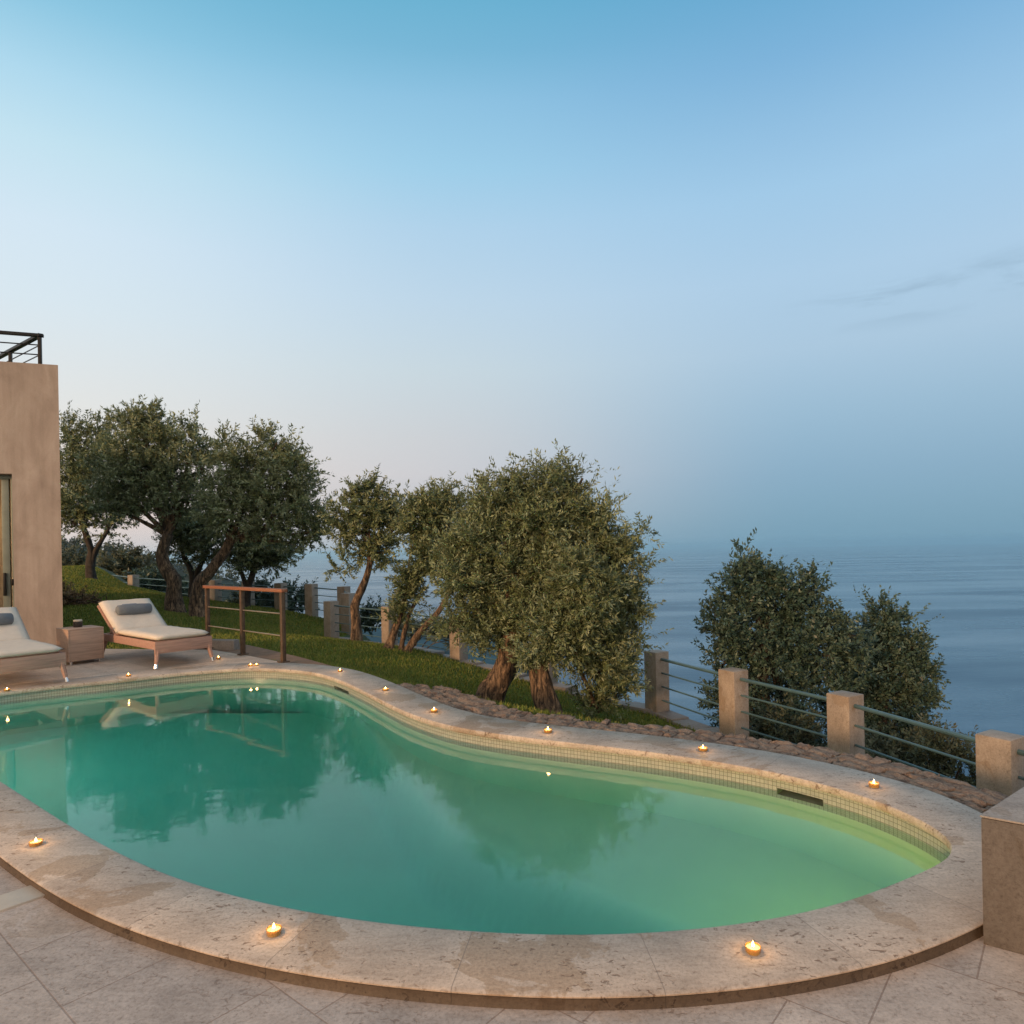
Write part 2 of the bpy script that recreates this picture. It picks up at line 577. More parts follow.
sk = []
ia, ib = sorted((near_idx(775, 772), near_idx(820, 783)))
sk.append((ia, ib))
ic, idd = sorted((near_idx(331, 677), near_idx(344, 682)))
sk.append((ic, idd))


def in_sk(i):
    return any(a <= i < b for a, b in sk)


ring('tile_band', [(0.035, -0.044), (0.035, -0.105), (0.035, -0.185), (0.035, -0.245)], m_tile, pool, skip=lambda r, i: r == 1 and in_sk(i))
ring('basin_wall', [(0.036, -0.244), (0.036, -2.1)], m_plaster, pool)
for a, b in sk:
    # a recessed mouth: sides, top, bottom and back
    pts = [outline[i] + onorm[i] * 0.036 for i in range(a, b + 1)]
    bk = [outline[i] + onorm[i] * 0.22 for i in range(a, b + 1)]
    n = len(pts); v = []; f = []
    for z in (-0.105, -0.185):
        v += [(p.x, p.y, z) for p in pts] + [(p.x, p.y, z) for p in bk]
    for i in range(n - 1):
        f.append((i, i + 1, n + i + 1, n + i))
        f.append((2 * n + i, 2 * n + i + 1, 3 * n + i + 1, 3 * n + i))
        f.append((n + i, n + i + 1, 3 * n + i + 1, 3 * n + i))
    f.append((0, n, 3 * n, 2 * n)); f.append((n - 1, 2 * n - 1, 4 * n - 1, 3 * n - 1))
    raw('skimmer', v, f, m_skim, pool)

# basin floor with a shallow shelf on the right and a deep end on the left
shelf = [Vector(p) for p in ((-2.5, 8.9), (-1.70, 7.1), (-1.15, 5.8), (-0.55, 4.54), (0.05, 3.96), (0.66, 3.5), (1.15, 3.08), (1.8, 2.3))]


def shelf_dist(x, y):
    p = Vector((x, y)); best = 9; s = 1
    for a, b in zip(shelf, shelf[1:]):
        ab = b - a
        t = max(0, min(1, (p - a).dot(ab) / ab.dot(ab)))
        q = a + ab * t
        d = (p - q).length
        if d < best:
            best = d; s = 1 if (ab.x * (p.y - a.y) - ab.y * (p.x - a.x)) > 0 else -1
    return best * s


pin = off(0.14)
pinl = [(p.x, p.y) for p in pin]
gx = np.arange(-6.6, 2.8, 0.06); gy = np.arange(2.0, 8.2, 0.06)
vid = {}; fv = []; ff = []


def fz(x, y):
    s = shelf_dist(x, y)
    shallow = -0.98 + 0.10 * min(1, max(-1, s * 0.5)) + (-0.03 * x)
    deep = -1.70
    t = min(1, max(0, 0.5 + s / 0.22)); t = t * t * (3 - 2 * t)
    return deep + (shallow - deep) * t


def gv(i, j):
    if (i, j) not in vid:
        x, y = gx[i], gy[j]
        vid[(i, j)] = len(fv); fv.append((x, y, fz(x, y)))
    return vid[(i, j)]


for i in range(len(gx) - 1):
    for j in range(len(gy) - 1):
        if inside(pinl, gx[i] + 0.03, gy[j] + 0.03):
            ff.append((gv(i, j), gv(i + 1, j), gv(i + 1, j + 1), gv(i, j + 1)))
raw('basin_floor', fv, ff, m_plaster, pool, smooth=60)

# water body: real depth, refraction and absorption
m_water, nt, b = mat_new('pool_water')
out = nt.nodes['Material Output']
gl = nt.nodes.new('ShaderNodeBsdfGlass'); gl.inputs['IOR'].default_value = 1.333; gl.inputs['Roughness'].default_value = 0.04
gl.inputs['Color'].default_value = (1, 1, 1, 1)
wv = coord(nt, 'Object', (1, 1.5, 1))
rip = math_n(nt, 'ADD', noise_n(nt, wv, 1.3, 3, 0.5, 0.4), math_n(nt, 'MULTIPLY', noise_n(nt, wv, 5.5, 2, 0.5), 0.16))
bp = nt.nodes.new('ShaderNodeBump'); bp.inputs['Strength'].default_value = 0.045; bp.inputs['Distance'].default_value = 0.05
nt.links.new(rip, bp.inputs['Height']); nt.links.new(bp.outputs[0], gl.inputs['Normal'])
nt.links.new(gl.outputs[0], out.inputs['Surface'])
va = nt.nodes.new('ShaderNodeVolumeAbsorption'); va.inputs['Color'].default_value = (0.03, 0.78, 0.79, 1); va.inputs['Density'].default_value = 0.55
vs_ = nt.nodes.new('ShaderNodeVolumeScatter'); vs_.inputs['Color'].default_value = (.55, .95, .85, 1); vs_.inputs['Density'].default_value = .05; vs_.inputs['Anisotropy'].default_value = .2
vadd = nt.nodes.new('ShaderNodeAddShader'); nt.links.new(va.outputs[0], vadd.inputs[0]); nt.links.new(vs_.outputs[0], vadd.inputs[1])
nt.links.new(vadd.outputs[0], out.inputs['Volume'])
wp = off(0.235)
bm = bmesh.new()
tv = [bm.verts.new((p.x, p.y, WL)) for p in wp]
bv = [bm.verts.new((p.x, p.y, -2.15)) for p in wp]
bm.faces.new(tv); bm.faces.new(bv[::-1])
for i in range(NP):
    j = (i + 1) % NP
    bm.faces.new((tv[j], tv[i], bv[i], bv[j]))
bmesh.ops.triangulate(bm, faces=[f for f in bm.faces if len(f.verts) > 4])
bmesh.ops.recalc_face_normals(bm, faces=bm.faces)
me = bpy.data.meshes.new('water'); bm.to_mesh(me); bm.free()
water = link('water', me, m_water)
tag(water, 'still turquoise pool water lit from below and mirroring the olive trees', 'water', kind='structure')

# underwater lamps on the near wall
LA, LB = near_idx(905, 878), near_idx(0, 780)
span = (LA - LB) % NP
NL = 13
for k in range(NL):
    i = (LA - int(round(span * k / (NL - 1)))) % NP
    p = outline[i] - onorm[i] * 0.02
    deep_ = shelf_dist(p.x, p.y) < 0
    if deep_ and k % 2: continue
    ld = bpy.data.lights.new('pool_lamp', 'AREA'); ld.shape = 'RECTANGLE'; ld.size = 0.40; ld.size_y = 0.08
    ld.energy = PL_DEEP if deep_ else PL_SHALLOW; ld.color = (0.55, 1.0, 1.0) if deep_ else (1.0, 0.78, 0.13)
    lo = bpy.data.objects.new('pool_lamp', ld); COL.objects.link(lo)
    lo.location = (p.x, p.y, -0.36 if not deep_ else -0.45)
    d = Vector((-onorm[i].x, -onorm[i].y, 0.10))
    lo.rotation_euler = d.to_track_quat('-Z', 'Y').to_euler()
    lo.parent = pool

# lamps at the far left end shine along the deep water
for px_, py_ in ((-5.92, 6.35), (-5.45, 5.95), (-4.9, 5.55)):
    i = min(range(NP), key=lambda q: (outline[q] - Vector((px_, py_))).length)
    p = outline[i] - onorm[i] * 0.03
    ld = bpy.data.lights.new('pool_lamp', 'AREA'); ld.shape = 'RECTANGLE'; ld.size = 0.40; ld.size_y = 0.12
    ld.energy = 15.0; ld.color = (0.55, 1.0, 1.0)
    lo = bpy.data.objects.new('pool_lamp', ld); COL.objects.link(lo)
    lo.location = (p.x, p.y, -0.5)
    lo.rotation_euler = Vector((.97, -.12, .02)).to_track_quat('-Z', 'Y').to_euler()
    lo.parent = pool

# ------------------------------------------------------------------ hard surfaces
def poly_slab(name, pts, z, mat, thick=0.1, parent=None):
    bm = bmesh.new()
    t = [bm.verts.new((p[0], p[1], z)) for p in pts]; b_ = [bm.verts.new((p[0], p[1], z - thick)) for p in pts]
    bm.faces.new(t)
    n = len(t)
    for i in range(n):
        j = (i + 1) % n
        bm.faces.new((t[j], t[i], b_[i], b_[j]))
    bmesh.ops.triangulate(bm, faces=[f for f in bm.faces if len(f.verts) > 4])
    bmesh.ops.recalc_face_normals(bm, faces=bm.faces)
    me = bpy.data.meshes.new(name); bm.to_mesh(me); bm.free()
    return link(name, me, mat, parent)


# near terrace: everything in front of the coping's middle line
mid = off([w - 0.08 for w in CW])
i_r = near_idx(967, 848); i_l = min(range(NP), key=lambda i: (outline[i] - Vector((-6.05, 6.5))).length)


def arc(loop, a, b, step=1):
    o = []; i = a
    while i != b:
        o.append(loop[i]); i = (i + step) % NP
    o.append(loop[b]); return o


# ccw loop: from the far left end forward along the near side to the right tip
near_arc = arc(mid, i_l, i_r)
far_arc = arc(mid, i_r, i_l)
terr = [(p.x, p.y) for p in near_arc] + [(2.6, 3.2), (3.4, 2.9), (4.5, -3), (-9, -3), (-9, 6.4), (-6.9, 6.6)]
t_o = poly_slab('terrace', terr, -0.050, m_terrace)
tag(t_o, 'travertine slab terrace in front of the pool', 'terrace', kind='structure')

# deck under the loungers
e1 = G(60, 648); e2 = G(211, 649.5); e3 = G(243, 655); e4 = G(286, 663); e5 = G(338, 669)
i_d = near_idx(352, 685)
d_arc = arc(mid, i_d, i_l)
deck = [(p.x, p.y) for p in d_arc] + [(-6.9, 6.6), (-9.5, 7.0), (-12, 9.3), (-8.0, 10.75), (e1.x, e1.y), (e2.x, e2.y + .02), (e3.x, e3.y + .04), (e4.x, e4.y + .04), (e5.x, e5.y)]
d_o = poly_slab('deck', deck, -0.006, m_deck, 0.25)
tag(d_o, 'travertine deck under the sun loungers beside the house', 'deck', kind='structure')

# ------------------------------------------------------------------ ground height
fence_pts = {
    'K': (-17.0, 27.0), 'J': (-12.6, 22.6), 'I': (-8.75, 20.0), 'H': (-7.55, 19.4), 'Gg': (-6.45, 18.9), 'Ff': (-5.45, 18.4),
    'C': (-4.45, 17.9), 'C2': (-4.1, 16.9), 'A': (-4.2, 15.7), 'D': (-2.66, 14.6), 'E': (-1.05, 12.97), 'Mm': (0.55, 11.4),
    'P1': (2.05, 9.8), 'P2': (2.67, 8.3), 'P3': (3.35, 6.9), 'P4': (3.78, 5.3), 'P5': (4.35, 3.9)}
def gpt(u, v, d):
    p = W(u, v, d); return (p.x, p.y, p.z)


ctlz = np.array([
    (-6.3, 10.6, -.06), (-8, 11.5, -.03), (-10, 12, .0), (-9.5, 15.5, .20), (-12, 14, .2), (-16, 20, .9), (-15, 25, .9),
    gpt(199, 617, 15.5), gpt(176, 614, 16.5), gpt(92, 579, 21), gpt(193, 598, 18.5), gpt(246, 607, 18.5), gpt(100, 597, 15.5),
    (-8.75, 20, -.06), (-12.6, 22.6, .35), (-5.45, 18.4, -.28), (-4.2, 15.7, -.58), (-2.66, 14.6, -.64), (-1.05, 13, -.72), (.55, 11.4, -.88), (2.05, 9.8, -1.0), (2.67, 8.3, -1.0), (3.35, 6.9, -1.02), (3.78, 5.3, -1.02), (4.4, 3.9, -1.0),
    (-3.4, 9.7, -.13), (-2.4, 8.9, -.10), (-1.6, 8.0, -.10), (-.6, 7.15, -.12), (0.2, 6.5, -.16), (1.2, 6.0, -.24), (1.9, 5.5, -.36), (2.5, 4.9, -.5),
    gpt(490, 711, 9.0), gpt(549, 722, 8.5), gpt(357, 642, 13.6), gpt(398, 649, 12.6),
    (-3, 11.5, -.33), (-1, 10, -.58), (1.2, 7.5, -.72), (-4.5, 12, -.12), (2.2, 6.8, -.8), (1.6, 8.6, -.9)])


def tps(P):
    n = len(P); xy = P[:, :2]
    d = np.linalg.norm(xy[:, None] - xy[None], axis=2)
    K = np.where(d > 0, d * d * np.log(np.maximum(d, 1e-9)), 0) + np.eye(n) * 0.4
    Q = np.hstack([np.ones((n, 1)), xy])
    A = np.zeros((n + 3, n + 3)); A[:n, :n] = K; A[:n, n:] = Q; A[n:, :n] = Q.T
    w = np.linalg.solve(A, np.concatenate([P[:, 2], np.zeros(3)]))

    def f(x, y):
        x = np.asarray(x, float); y = np.asarray(y, float)
        r = np.sqrt((x[..., None] - xy[:, 0]) ** 2 + (y[..., None] - xy[:, 1]) ** 2)
        k = np.where(r > 0, r * r * np.log(np.maximum(r, 1e-9)), 0)
        return k @ w[:n] + w[n] + w[n + 1] * x + w[n + 2] * y
    return f


lawnz = tps(ctlz)
fl = [fence_pts[k] for k in ('K', 'J', 'I', 'H', 'Gg', 'Ff', 'C', 'C2', 'A', 'D', 'E', 'Mm', 'P1', 'P2', 'P3', 'P4', 'P5')]
region = [(-60, 50)] + fl + [(6.5, 1.5), (9, -4), (10, -30), (-60, -30)]      # land on this side of the fence
seg = [(np.array(a), np.array(b)) for a, b in zip([(-60, 50)] + fl + [(6.5, 1.5), (9, -4)], fl + [(6.5, 1.5), (9, -4), (10, -30)])]


def fence_dist(X, Y):
    best = np.full(X.shape, 1e9)
    for a, b in seg:
        ab = b - a
        t = np.clip(((X - a[0]) * ab[0] + (Y - a[1]) * ab[1]) / (ab @ ab), 0, 1)
        best = np.minimum(best, np.hypot(X - a[0] - ab[0] * t, Y - a[1] - ab[1] * t))
    return best


def inside_np(poly, X, Y):
    c = np.zeros(X.shape, bool)
    n = len(poly)
    for i in range(n):
        ax, ay = poly[i]; bx, by = poly[i - 1]
        cond = ((ay > Y) != (by > Y)) & (X < (bx - ax) * (Y - ay) / (by - ay + 1e-12) + ax)
        c ^= cond
    return c


def ground_z(x, y):
    """height of lawn and hillside"""
    X = np.atleast_1d(np.asarray(x, float)); Y = np.atleast_1d(np.asarray(y, float))
    cx = np.clip(X, -16, 5); cy = np.clip(Y, 3.5, 26)
    z = lawnz(cx, cy)
    ins = inside_np(region, X, Y)
    d = np.where(ins, 0, np.maximum(0, fence_dist(X, Y) - 0.25))
    z = z - 0.62 * d - 0.10 * np.minimum(d, 6)
    return z


hard = [(p.x, p.y) for p in off([w + 0.02 for w in CW])]
HOUSE_PLAN = [(-7.15, 10.78), (-11.85, 9.1), (-14.2, 15.2), (-12.7, 14.9)]
hard_in = [(p.x, p.y) for p in off([w - 0.12 for w in CW])]
deck_in = [(-6.9, 6.8), (-9.4, 7.2), (-11.8, 9.3), (-8.0, 10.5), (e1.x, e1.y - .15), (e2.x - .05, e2.y - .12), (e3.x - .05, e3.y - .1), (e4.x - .1, e4.y - .1), (-2.4, 8.0)]
xs = np.concatenate([np.arange(-60, -18, 2.0), np.arange(-18, 8, 0.16), np.arange(8, 90, 2.5)])
ys = np.concatenate([np.arange(-30, 2, 2.0), np.arange(2, 28, 0.16), np.arange(28, 120, 2.5)])
XX, YY = np.meshgrid(xs, ys, indexing='ij')
ZZ = ground_z(XX.ravel(), YY.ravel()).reshape(XX.shape)
fadeB = []
for i in range(NP):
    t_ = 0
    if (i - near_idx(967, 848)) % NP <= (near_idx(352, 685) - near_idx(967, 848)) % NP:
        t0_ = ((i - near_idx(967, 848)) % NP) / ((near_idx(352, 685) - near_idx(967, 848)) % NP)
        t_ = min(1, (1 - t0_) / 0.14 + 0.3)
    fadeB.append(CW[i] + .51 * t_)
hardB = [(p.x, p.y) for p in off(fadeB)]
hardC = [(p.x, p.y) for p in off([f + .22 for f in fadeB])]
inB = inside_np(hardB, XX, YY); inC = inside_np(hardC, XX, YY)
ZZ = np.where(inB, np.minimum(ZZ, -.24), np.where(inC, np.minimum(ZZ, -.075), ZZ))
under = inside_np([(-7.6, 10.95), (-11.8, 9.4), (-14, 15), (-12.7, 14.6)], XX, YY) | inside_np(terr, XX, YY) | inside_np(hard_in, XX, YY) | inside_np(deck_in, XX, YY) | ((YY < 5.0 - 0.55 * XX) & (YY < 3.0 + 0.0 * XX) & (XX < 4)) | (inside_np([(-9, -3), (3.0, -3), (2.3, 2.6), (0, 2.2), (-2, 2.9), (-4, 4.6), (-6.9, 6.6), (-9, 6.4)], XX, YY))
ZZ = np.where(under, -2.6, ZZ)
ZZ = np.maximum(ZZ, -95)
# small natural unevenness
bumpz = np.array([0.012 * noise.noise((x * 1.7, y * 1.7, 0)) for x, y in zip(XX.ravel(), YY.ravel())]).reshape(XX.shape)
ZZ = ZZ + np.where(under, 0, bumpz)
idx = np.arange(XX.size).reshape(XX.shape)
V = np.stack([XX.ravel(), YY.ravel(), ZZ.ravel()], 1)
q = np.stack([idx[:-1, :-1].ravel(), idx[1:, :-1].ravel(), idx[1:, 1:].ravel(), idx[:-1, 1:].ravel()], 1)
cxy = V[q].mean(1)
is_l = inside_np(region, cxy[:, 0], cxy[:, 1])


def submesh(name, V, q, mat):
    used = np.unique(q); mp = np.full(len(V), -1); mp[used] = np.arange(len(used))
    me = bpy.data.meshes.new(name)
    me.from_pydata(V[used].tolist(), [], mp[q].tolist()); me.update()
    me.polygons.foreach_set('use_smooth', [True] * len(me.polygons))
    return link(name, me, mat)


o = submesh('lawn', V, q[is_l], m_lawn); tag(o, 'sloping green lawn between pool and fence', 'lawn', kind='structure')
o = submesh('hillside', V, q[~is_l], m_hill); tag(o, 'steep scrubby slope falling away below the fence', 'hillside', kind='structure')

# ------------------------------------------------------------------ scattered leaf meshes
def quads_mesh(name, base, axis, length, width, normal_hint, tone, mat, parent=None):
    """diamond leaves: arrays of shape (n,3)"""
    n = len(base)
    side = np.cross(axis, normal_hint); side /= np.maximum(1e-6, np.linalg.norm(side, axis=1))[:, None]
    nn = np.cross(side, axis)
    m = base + axis * (length * 0.45)[:, None]
    tip = base + axis * length[:, None] - nn * (length * 0.08)[:, None]
    V = np.empty((n, 4, 3)); V[:, 0] = base; V[:, 1] = m + side * (width / 2)[:, None]; V[:, 2] = tip; V[:, 3] = m - side * (width / 2)[:, None]
    me = bpy.data.meshes.new(name)
    me.vertices.add(n * 4); me.loops.add(n * 4); me.polygons.add(n)
    me.vertices.foreach_set('co', V.ravel())
    me.loops.foreach_set('vertex_index', np.arange(n * 4))
    me.polygons.foreach_set('loop_start', np.arange(0, n * 4, 4)); me.polygons.foreach_set('loop_total', np.full(n, 4))
    a = me.attributes.new('tone', 'FLOAT', 'FACE'); a.data.foreach_set('value', tone.astype(np.float32))
    me.update(); me.validate()
    return link(name, me, mat, parent)


def unit(a):
    return a / np.maximum(1e-9, np.linalg.norm(a, axis=1))[:, None]


def foliage(lobes, n, leaf, mat, parent, sink=0, name='crown', clump=False, up=0.55, spray=0.26, per=34, hollow=0.42, rough=0.6, tone_shift=0.0, droop=0.0):
    """lobes: (center Vector, radius); leaves hang on short sprays, thinned by noise so that sky shows through"""
    if clump:
        sub = []
        for c, r in lobes:
            sub.append((c, r * .62))
            for _ in range(9 if r > .12 else 4):
                dv = Vector((random.gauss(0, 1), random.gauss(0, 1), random.gauss(.15, 1))).normalized()
                sub.append((c + dv * r * random.uniform(.62, .82), r * random.uniform(.26, .42)))
        lobes = sub
    vol = np.array([r ** 2 for _, r in lobes]); vol = vol / vol.sum()
    ns = int(n / per)
    pick = rng.choice(len(lobes), ns, p=vol)
    C = np.array([tuple(c) for c, _ in lobes])[pick]; Rr = np.array([r for _, r in lobes])[pick]
    d = unit(rng.normal(size=(ns, 3)))
    lump = np.array([noise.noise(Vector(dd) * 2.3 + Vector(c) * 3.1) for dd, c in zip(d, C)])
    rad = (hollow + (1 - hollow) * rng.random(ns) ** 0.7) * (1 + rough * lump)
    start = C + d * (Rr * rad * 0.9)[:, None]
    # clumpiness: drop sprays where a low-frequency noise is low
    cl = np.array([noise.noise(Vector(s) * (1.15 / max(0.2, np.mean(Rr)))) + .5 * noise.noise(Vector(s) * (2.6 / max(0.2, np.mean(Rr)))) for s in start])
    keep = cl > rng.normal(-0.30, 0.09, ns)
    start = start[keep]; d = d[keep]; Rr = Rr[keep]; cl = cl[keep]; ns = len(start)
    upv = np.array([0, 0, up - droop])
    ax = unit(d * 0.75 + upv + rng.normal(size=(ns, 3)) * 0.45)
    L = spray * (0.55 + 0.9 * rng.random(ns))
    k = per
    t = (np.arange(k)[None] + rng.random((ns, k))) / k
    pos = start[:, None] + ax[:, None] * (t * L[:, None])[..., None] + rng.normal(size=(ns, k, 3)) * 0.012
    # slight bend of each spray
    bend = rng.normal(size=(ns, 3)) * 0.25
    pos = pos + bend[:, None] * (t ** 2 * L[:, None])[..., None]
    pos = pos.reshape(-1, 3)
    axk = np.repeat(ax, k, 0)
    rr = rng.normal(size=(ns * k, 3)); rr -= axk * (rr * axk).sum(1)[:, None]; rr = unit(rr)
    la = unit(axk * 0.75 + rr * 0.75 + np.array([0, 0, -0.05]))
    ln = leaf[0] * (0.65 + 0.6 * rng.random(ns * k)); wd = leaf[1] * (0.7 + 0.5 * rng.random(ns * k))
    hint = unit(rng.normal(size=(ns * k, 3)) * 0.7 + np.repeat(d, k, 0) * 0.6 + np.array([0, 0, 0.6]))
    tone = np.clip(np.repeat(0.25 + 0.6 * rng.random(ns) + 0.6 * cl, k) + rng.normal(0, 0.16, ns * k) + tone_shift, 0, 1)
    return quads_mesh(name, pos, la, ln, wd, hint, tone, mat, parent)


def trunk_mesh(mb, pts, r0, r1, n=14, gnarl=0.16, seg=7, flare=0.0):
    P = catmull([Vector(p) for p in pts], seg, closed=False)
    m = len(P)
    rings = []
    ref = Vector((0.9, 0.3, 0.1))
    for i, p in enumerate(P):
        t = (P[min(i + 1, m - 1)] - P[max(i - 1, 0)]).normalized()
        a = t.cross(ref).normalized(); b = t.cross(a)
        s = i / (m - 1)
        r = r0 + (r1 - r0) * s ** 0.8
        r *= 1 + flare * max(0, 1 - s * 4) ** 2
        rg = []
        for k in range(n):
            an = 2 * math.pi * k / n + s * 1.6
            dv = a * math.cos(an) + b * math.sin(an)
            g = 1 + gnarl * (noise.noise(p * (0.35 / max(0.03, r0)) + dv * 1.6) * 1.3 + 0.45 * math.sin(an * 3 + s * 7 + p.x * 9))
            rg.append(mb.bm.verts.new(p + dv * (r * g)))
        rings.append(rg)
    for A, B in zip(rings, rings[1:]):
        for k in range(n):
            mb.bm.faces.new((A[k], A[(k + 1) % n], B[(k + 1) % n], B[k]))
    mb.bm.faces.new(rings[-1]); mb.bm.faces.new(rings[0][::-1])


def tree(name, label, cat, group, depth, trunks, lobes, nleaf, leaf, mat=None, bark=None, limbs=True, **kw):
    """trunks: list of (pixel path, r0, r1) at one depth; lobes: (u, v, r px, depth offset)"""
    mat = mat or m_olive
    b0 = W(*trunks[0][0][0], depth)
    root = empty(name, b0)
    inv = -Vector(b0)
    sq = kw.pop('squash', None)
    if sq: lobes = [(u, sq[0] - (sq[0] - v) * sq[1] if v < sq[0] else v, *r_) for u, v, *r_ in lobes]
    mb = MB()
    LW = [(W(u, v + kw.get('sink', 8), depth + (dd if dd is not None else 0)) + inv, r * .93 * depth / F) for (u, v, r, *rest) in lobes for dd in [rest[0] if rest else 0]]
    for path, r0, r1, *fl_ in trunks:
        pts = []
        for i, p in enumerate(path):
            w = W(p[0], p[1], depth + (p[2] if len(p) > 2 else 0)) + inv
            pts.append(w)
        pts[0] = pts[0] - Vector((0, 0, 0.06))
        trunk_mesh(mb, pts, r0, r1, flare=fl_[0] if fl_ else 0.25)
    # limbs reach from the trunk tops into each lobe
    if limbs:
        tops = [(W(p[-1][0], p[-1][1], depth) + inv, r1) for p, r0, r1, *_ in trunks]
        for c, r in LW:
            if r < 12.5 * depth / F: continue
            tp, tr = min(tops, key=lambda q: (q[0] - c).length)
            mid_ = tp.lerp(c, 0.5) + Vector((random.uniform(-.1, .1), random.uniform(-.1, .1), random.uniform(-.05, .1))) * r
            if (c - tp).length > 0.08:
                trunk_mesh(mb, [tp - Vector((0, 0, 0.02)), mid_, c + (c - tp) * 0.12], tr * 0.62, tr * 0.14, n=7, gnarl=0.1, seg=5)
                for _ in range(3):
                    dv = Vector((random.gauss(0, 1), random.gauss(0, 1), random.gauss(0.5, 0.8))).normalized()
                    trunk_mesh(mb, [c.lerp(mid_, random.uniform(0, .6)), c + dv * r * 0.35 , c + dv * r * 0.62], tr * 0.14, tr * 0.03, n=5, gnarl=0.05, seg=4)
    mb.build('trunk', bark or m_bark, root, smooth=60)
    foliage(LW, int(nleaf * 1.6), (leaf[0] * 1.05, leaf[1] * 1.18), mat, root, clump=True, **kw)
    tag(root, label, cat, group)
    return root


OG = 'olive trees on the lawn'
tree('olive_tree', 'dark olive tree farthest left, right beside the house corner', 'olive tree', OG, 21,
     [([(92, 580), (90, 562), (91, 550), (84, 530)], 0.15, 0.075), ([(91, 564), (96, 550), (108, 530)], 0.10, 0.055)],
     [(78, 450, 30), (70, 480, 30), (95, 440, 28), (85, 500, 34), (108, 470, 34), (115, 508, 26), (60, 505, 26), (98, 420, 14), (70, 425, 14)],
     26000, (0.11, 0.030), bark=m_bark_dark_shaded, up=0.6, spray=0.42, tone_shift=0.02)
tree('olive_tree', 'tall olive tree with thick twisted trunk behind the second lounger', 'olive tree', OG, 16.5,
     [([(176, 614), (174, 596), (174, 580), (165, 566), (163, 552), (168, 534)], 0.20, 0.13, 0.5)],
     [(143, 420, 22), (135, 445, 30), (160, 440, 24), (150, 475, 40), (122, 480, 34), (178, 485, 36), (190, 445, 24), (203, 460, 22), (112, 500, 22), (150, 496, 24), (188, 496, 18), (147, 407, 11), (140, 414, 13), (153, 413, 10), (188, 425, 12), (125, 415, 12)],
     36000, (0.095, 0.026), up=0.6, tone_shift=.2, spray=0.37)  # leaf tone raised against the house's shadow: light put into the colour
tree('olive_tree', 'olive tree with trunk leaning right beside the short iron railing', 'olive tree', OG, 15.5,
     [([(199, 617), (197, 602), (199, 586), (210, 571), (222, 556), (230, 540)], 0.175, 0.105, 0.45)],
     [(272, 445, 22), (262, 465, 30), (235, 462, 26), (288, 475, 28), (245, 495, 34), (278, 505, 36), (300, 505, 26), (225, 508, 24), (312, 525, 18), (262, 522, 22), (218, 490, 22), (300, 535, 16), (324, 515, 12), (268, 432, 11), (225, 438, 12), (322, 535, 9)],
     36000, (0.092, 0.0255), up=0.5, tone_shift=.2, spray=0.35)  # leaves coloured lighter here too, to make up for the house's shade
tree('olive_tree', 'small dark olive tree seen between the two lit trunks', 'olive tree', OG, 18.5,
     [([(193, 597), (193, 580), (190, 568), (183, 556)], 0.12, 0.06), ([(193, 582), (200, 566), (208, 552)], 0.08, 0.05)],
     [(190, 530, 24), (206, 520, 24), (178, 540, 16), (212, 545, 16)], 12000, (0.10, 0.028), bark=m_bark_dark_shaded, spray=0.36, tone_shift=-0.12)
tree('olive_tree', 'low dark olive tree by the far fence under the leaning crown', 'olive tree', OG, 18.5,
     [([(246, 606), (248, 590), (252, 575), (257, 560)], 0.11, 0.06), ([(248, 588), (241, 572), (236, 560)], 0.07, 0.04)],
     [(258, 548, 18), (240, 552, 16), (272, 552, 16), (250, 535, 18), (284, 545, 10)], 12000, (0.10, 0.028), bark=m_bark_dark_shaded, spray=0.36, tone_shift=-0.12)
tree('olive_tree', 'slim olive tree with one bare bending stem by the corner post', 'olive tree', OG, 13.6,
     [([(357, 642), (356, 622), (355, 606), (362, 588), (369, 568), (371, 552)], 0.115, 0.05, 0.3)],
     [(366, 488, 15), (352, 500, 17), (362, 515, 22), (382, 505, 20), (395, 520, 18), (372, 540, 19), (345, 525, 15), (350, 552, 10), (398, 497, 13), (388, 545, 14), (338, 562, 7), (335, 508, 8)],
     15000, (0.085, 0.024), up=0.45, spray=0.28, rough=0.7, droop=0.15)
tree('olive_tree', 'bushy olive with several leaning stems beside a square stone post', 'olive tree', OG, 12.6,
     [([(388, 648), (394, 632), (402, 612), (406, 590)], 0.085, 0.045, 0.8), ([(400, 649), (405, 630), (410, 612), (420, 596)], 0.05, 0.03), ([(406, 650), (420, 632), (438, 612), (452, 588)], 0.075, 0.04)],
     [(404, 590, 14), (398, 605, 9), (412, 570, 16), (425, 545, 22), (432, 515, 24), (450, 505, 22), (415, 520, 16), (445, 548, 24), (440, 490, 14), (455, 575, 16), (422, 500, 12)],
     24000, (0.085, 0.024), up=0.4, spray=0.26, rough=0.55)
tree('olive_tree', 'big silvery olive tree, left trunk of the pair at the pool edge', 'olive tree', OG, 9.0,
     [([(487, 714), (492, 694), (503, 674), (508, 650), (512, 620)], 0.235, 0.115, 0.35)],
     [(505, 500, 33), (478, 525, 32), (530, 490, 30), (560, 485, 26), (500, 550, 45), (540, 530, 45), (470, 570, 34), (505, 605, 46), (470, 610, 28), (545, 580, 45), (570, 520, 30), (575, 478, 14), (558, 465, 12), (505, 630, 24), (478, 624, 18), (560, 450, 8), (577, 460, 8), (520, 462, 9), (483, 478, 10), (540, 455, 7), (515, 475, 16), (460, 545, 22)],
     80000, (0.064, 0.0155), squash=(640, .93), sink=4, up=0.65, spray=0.25, per=30)
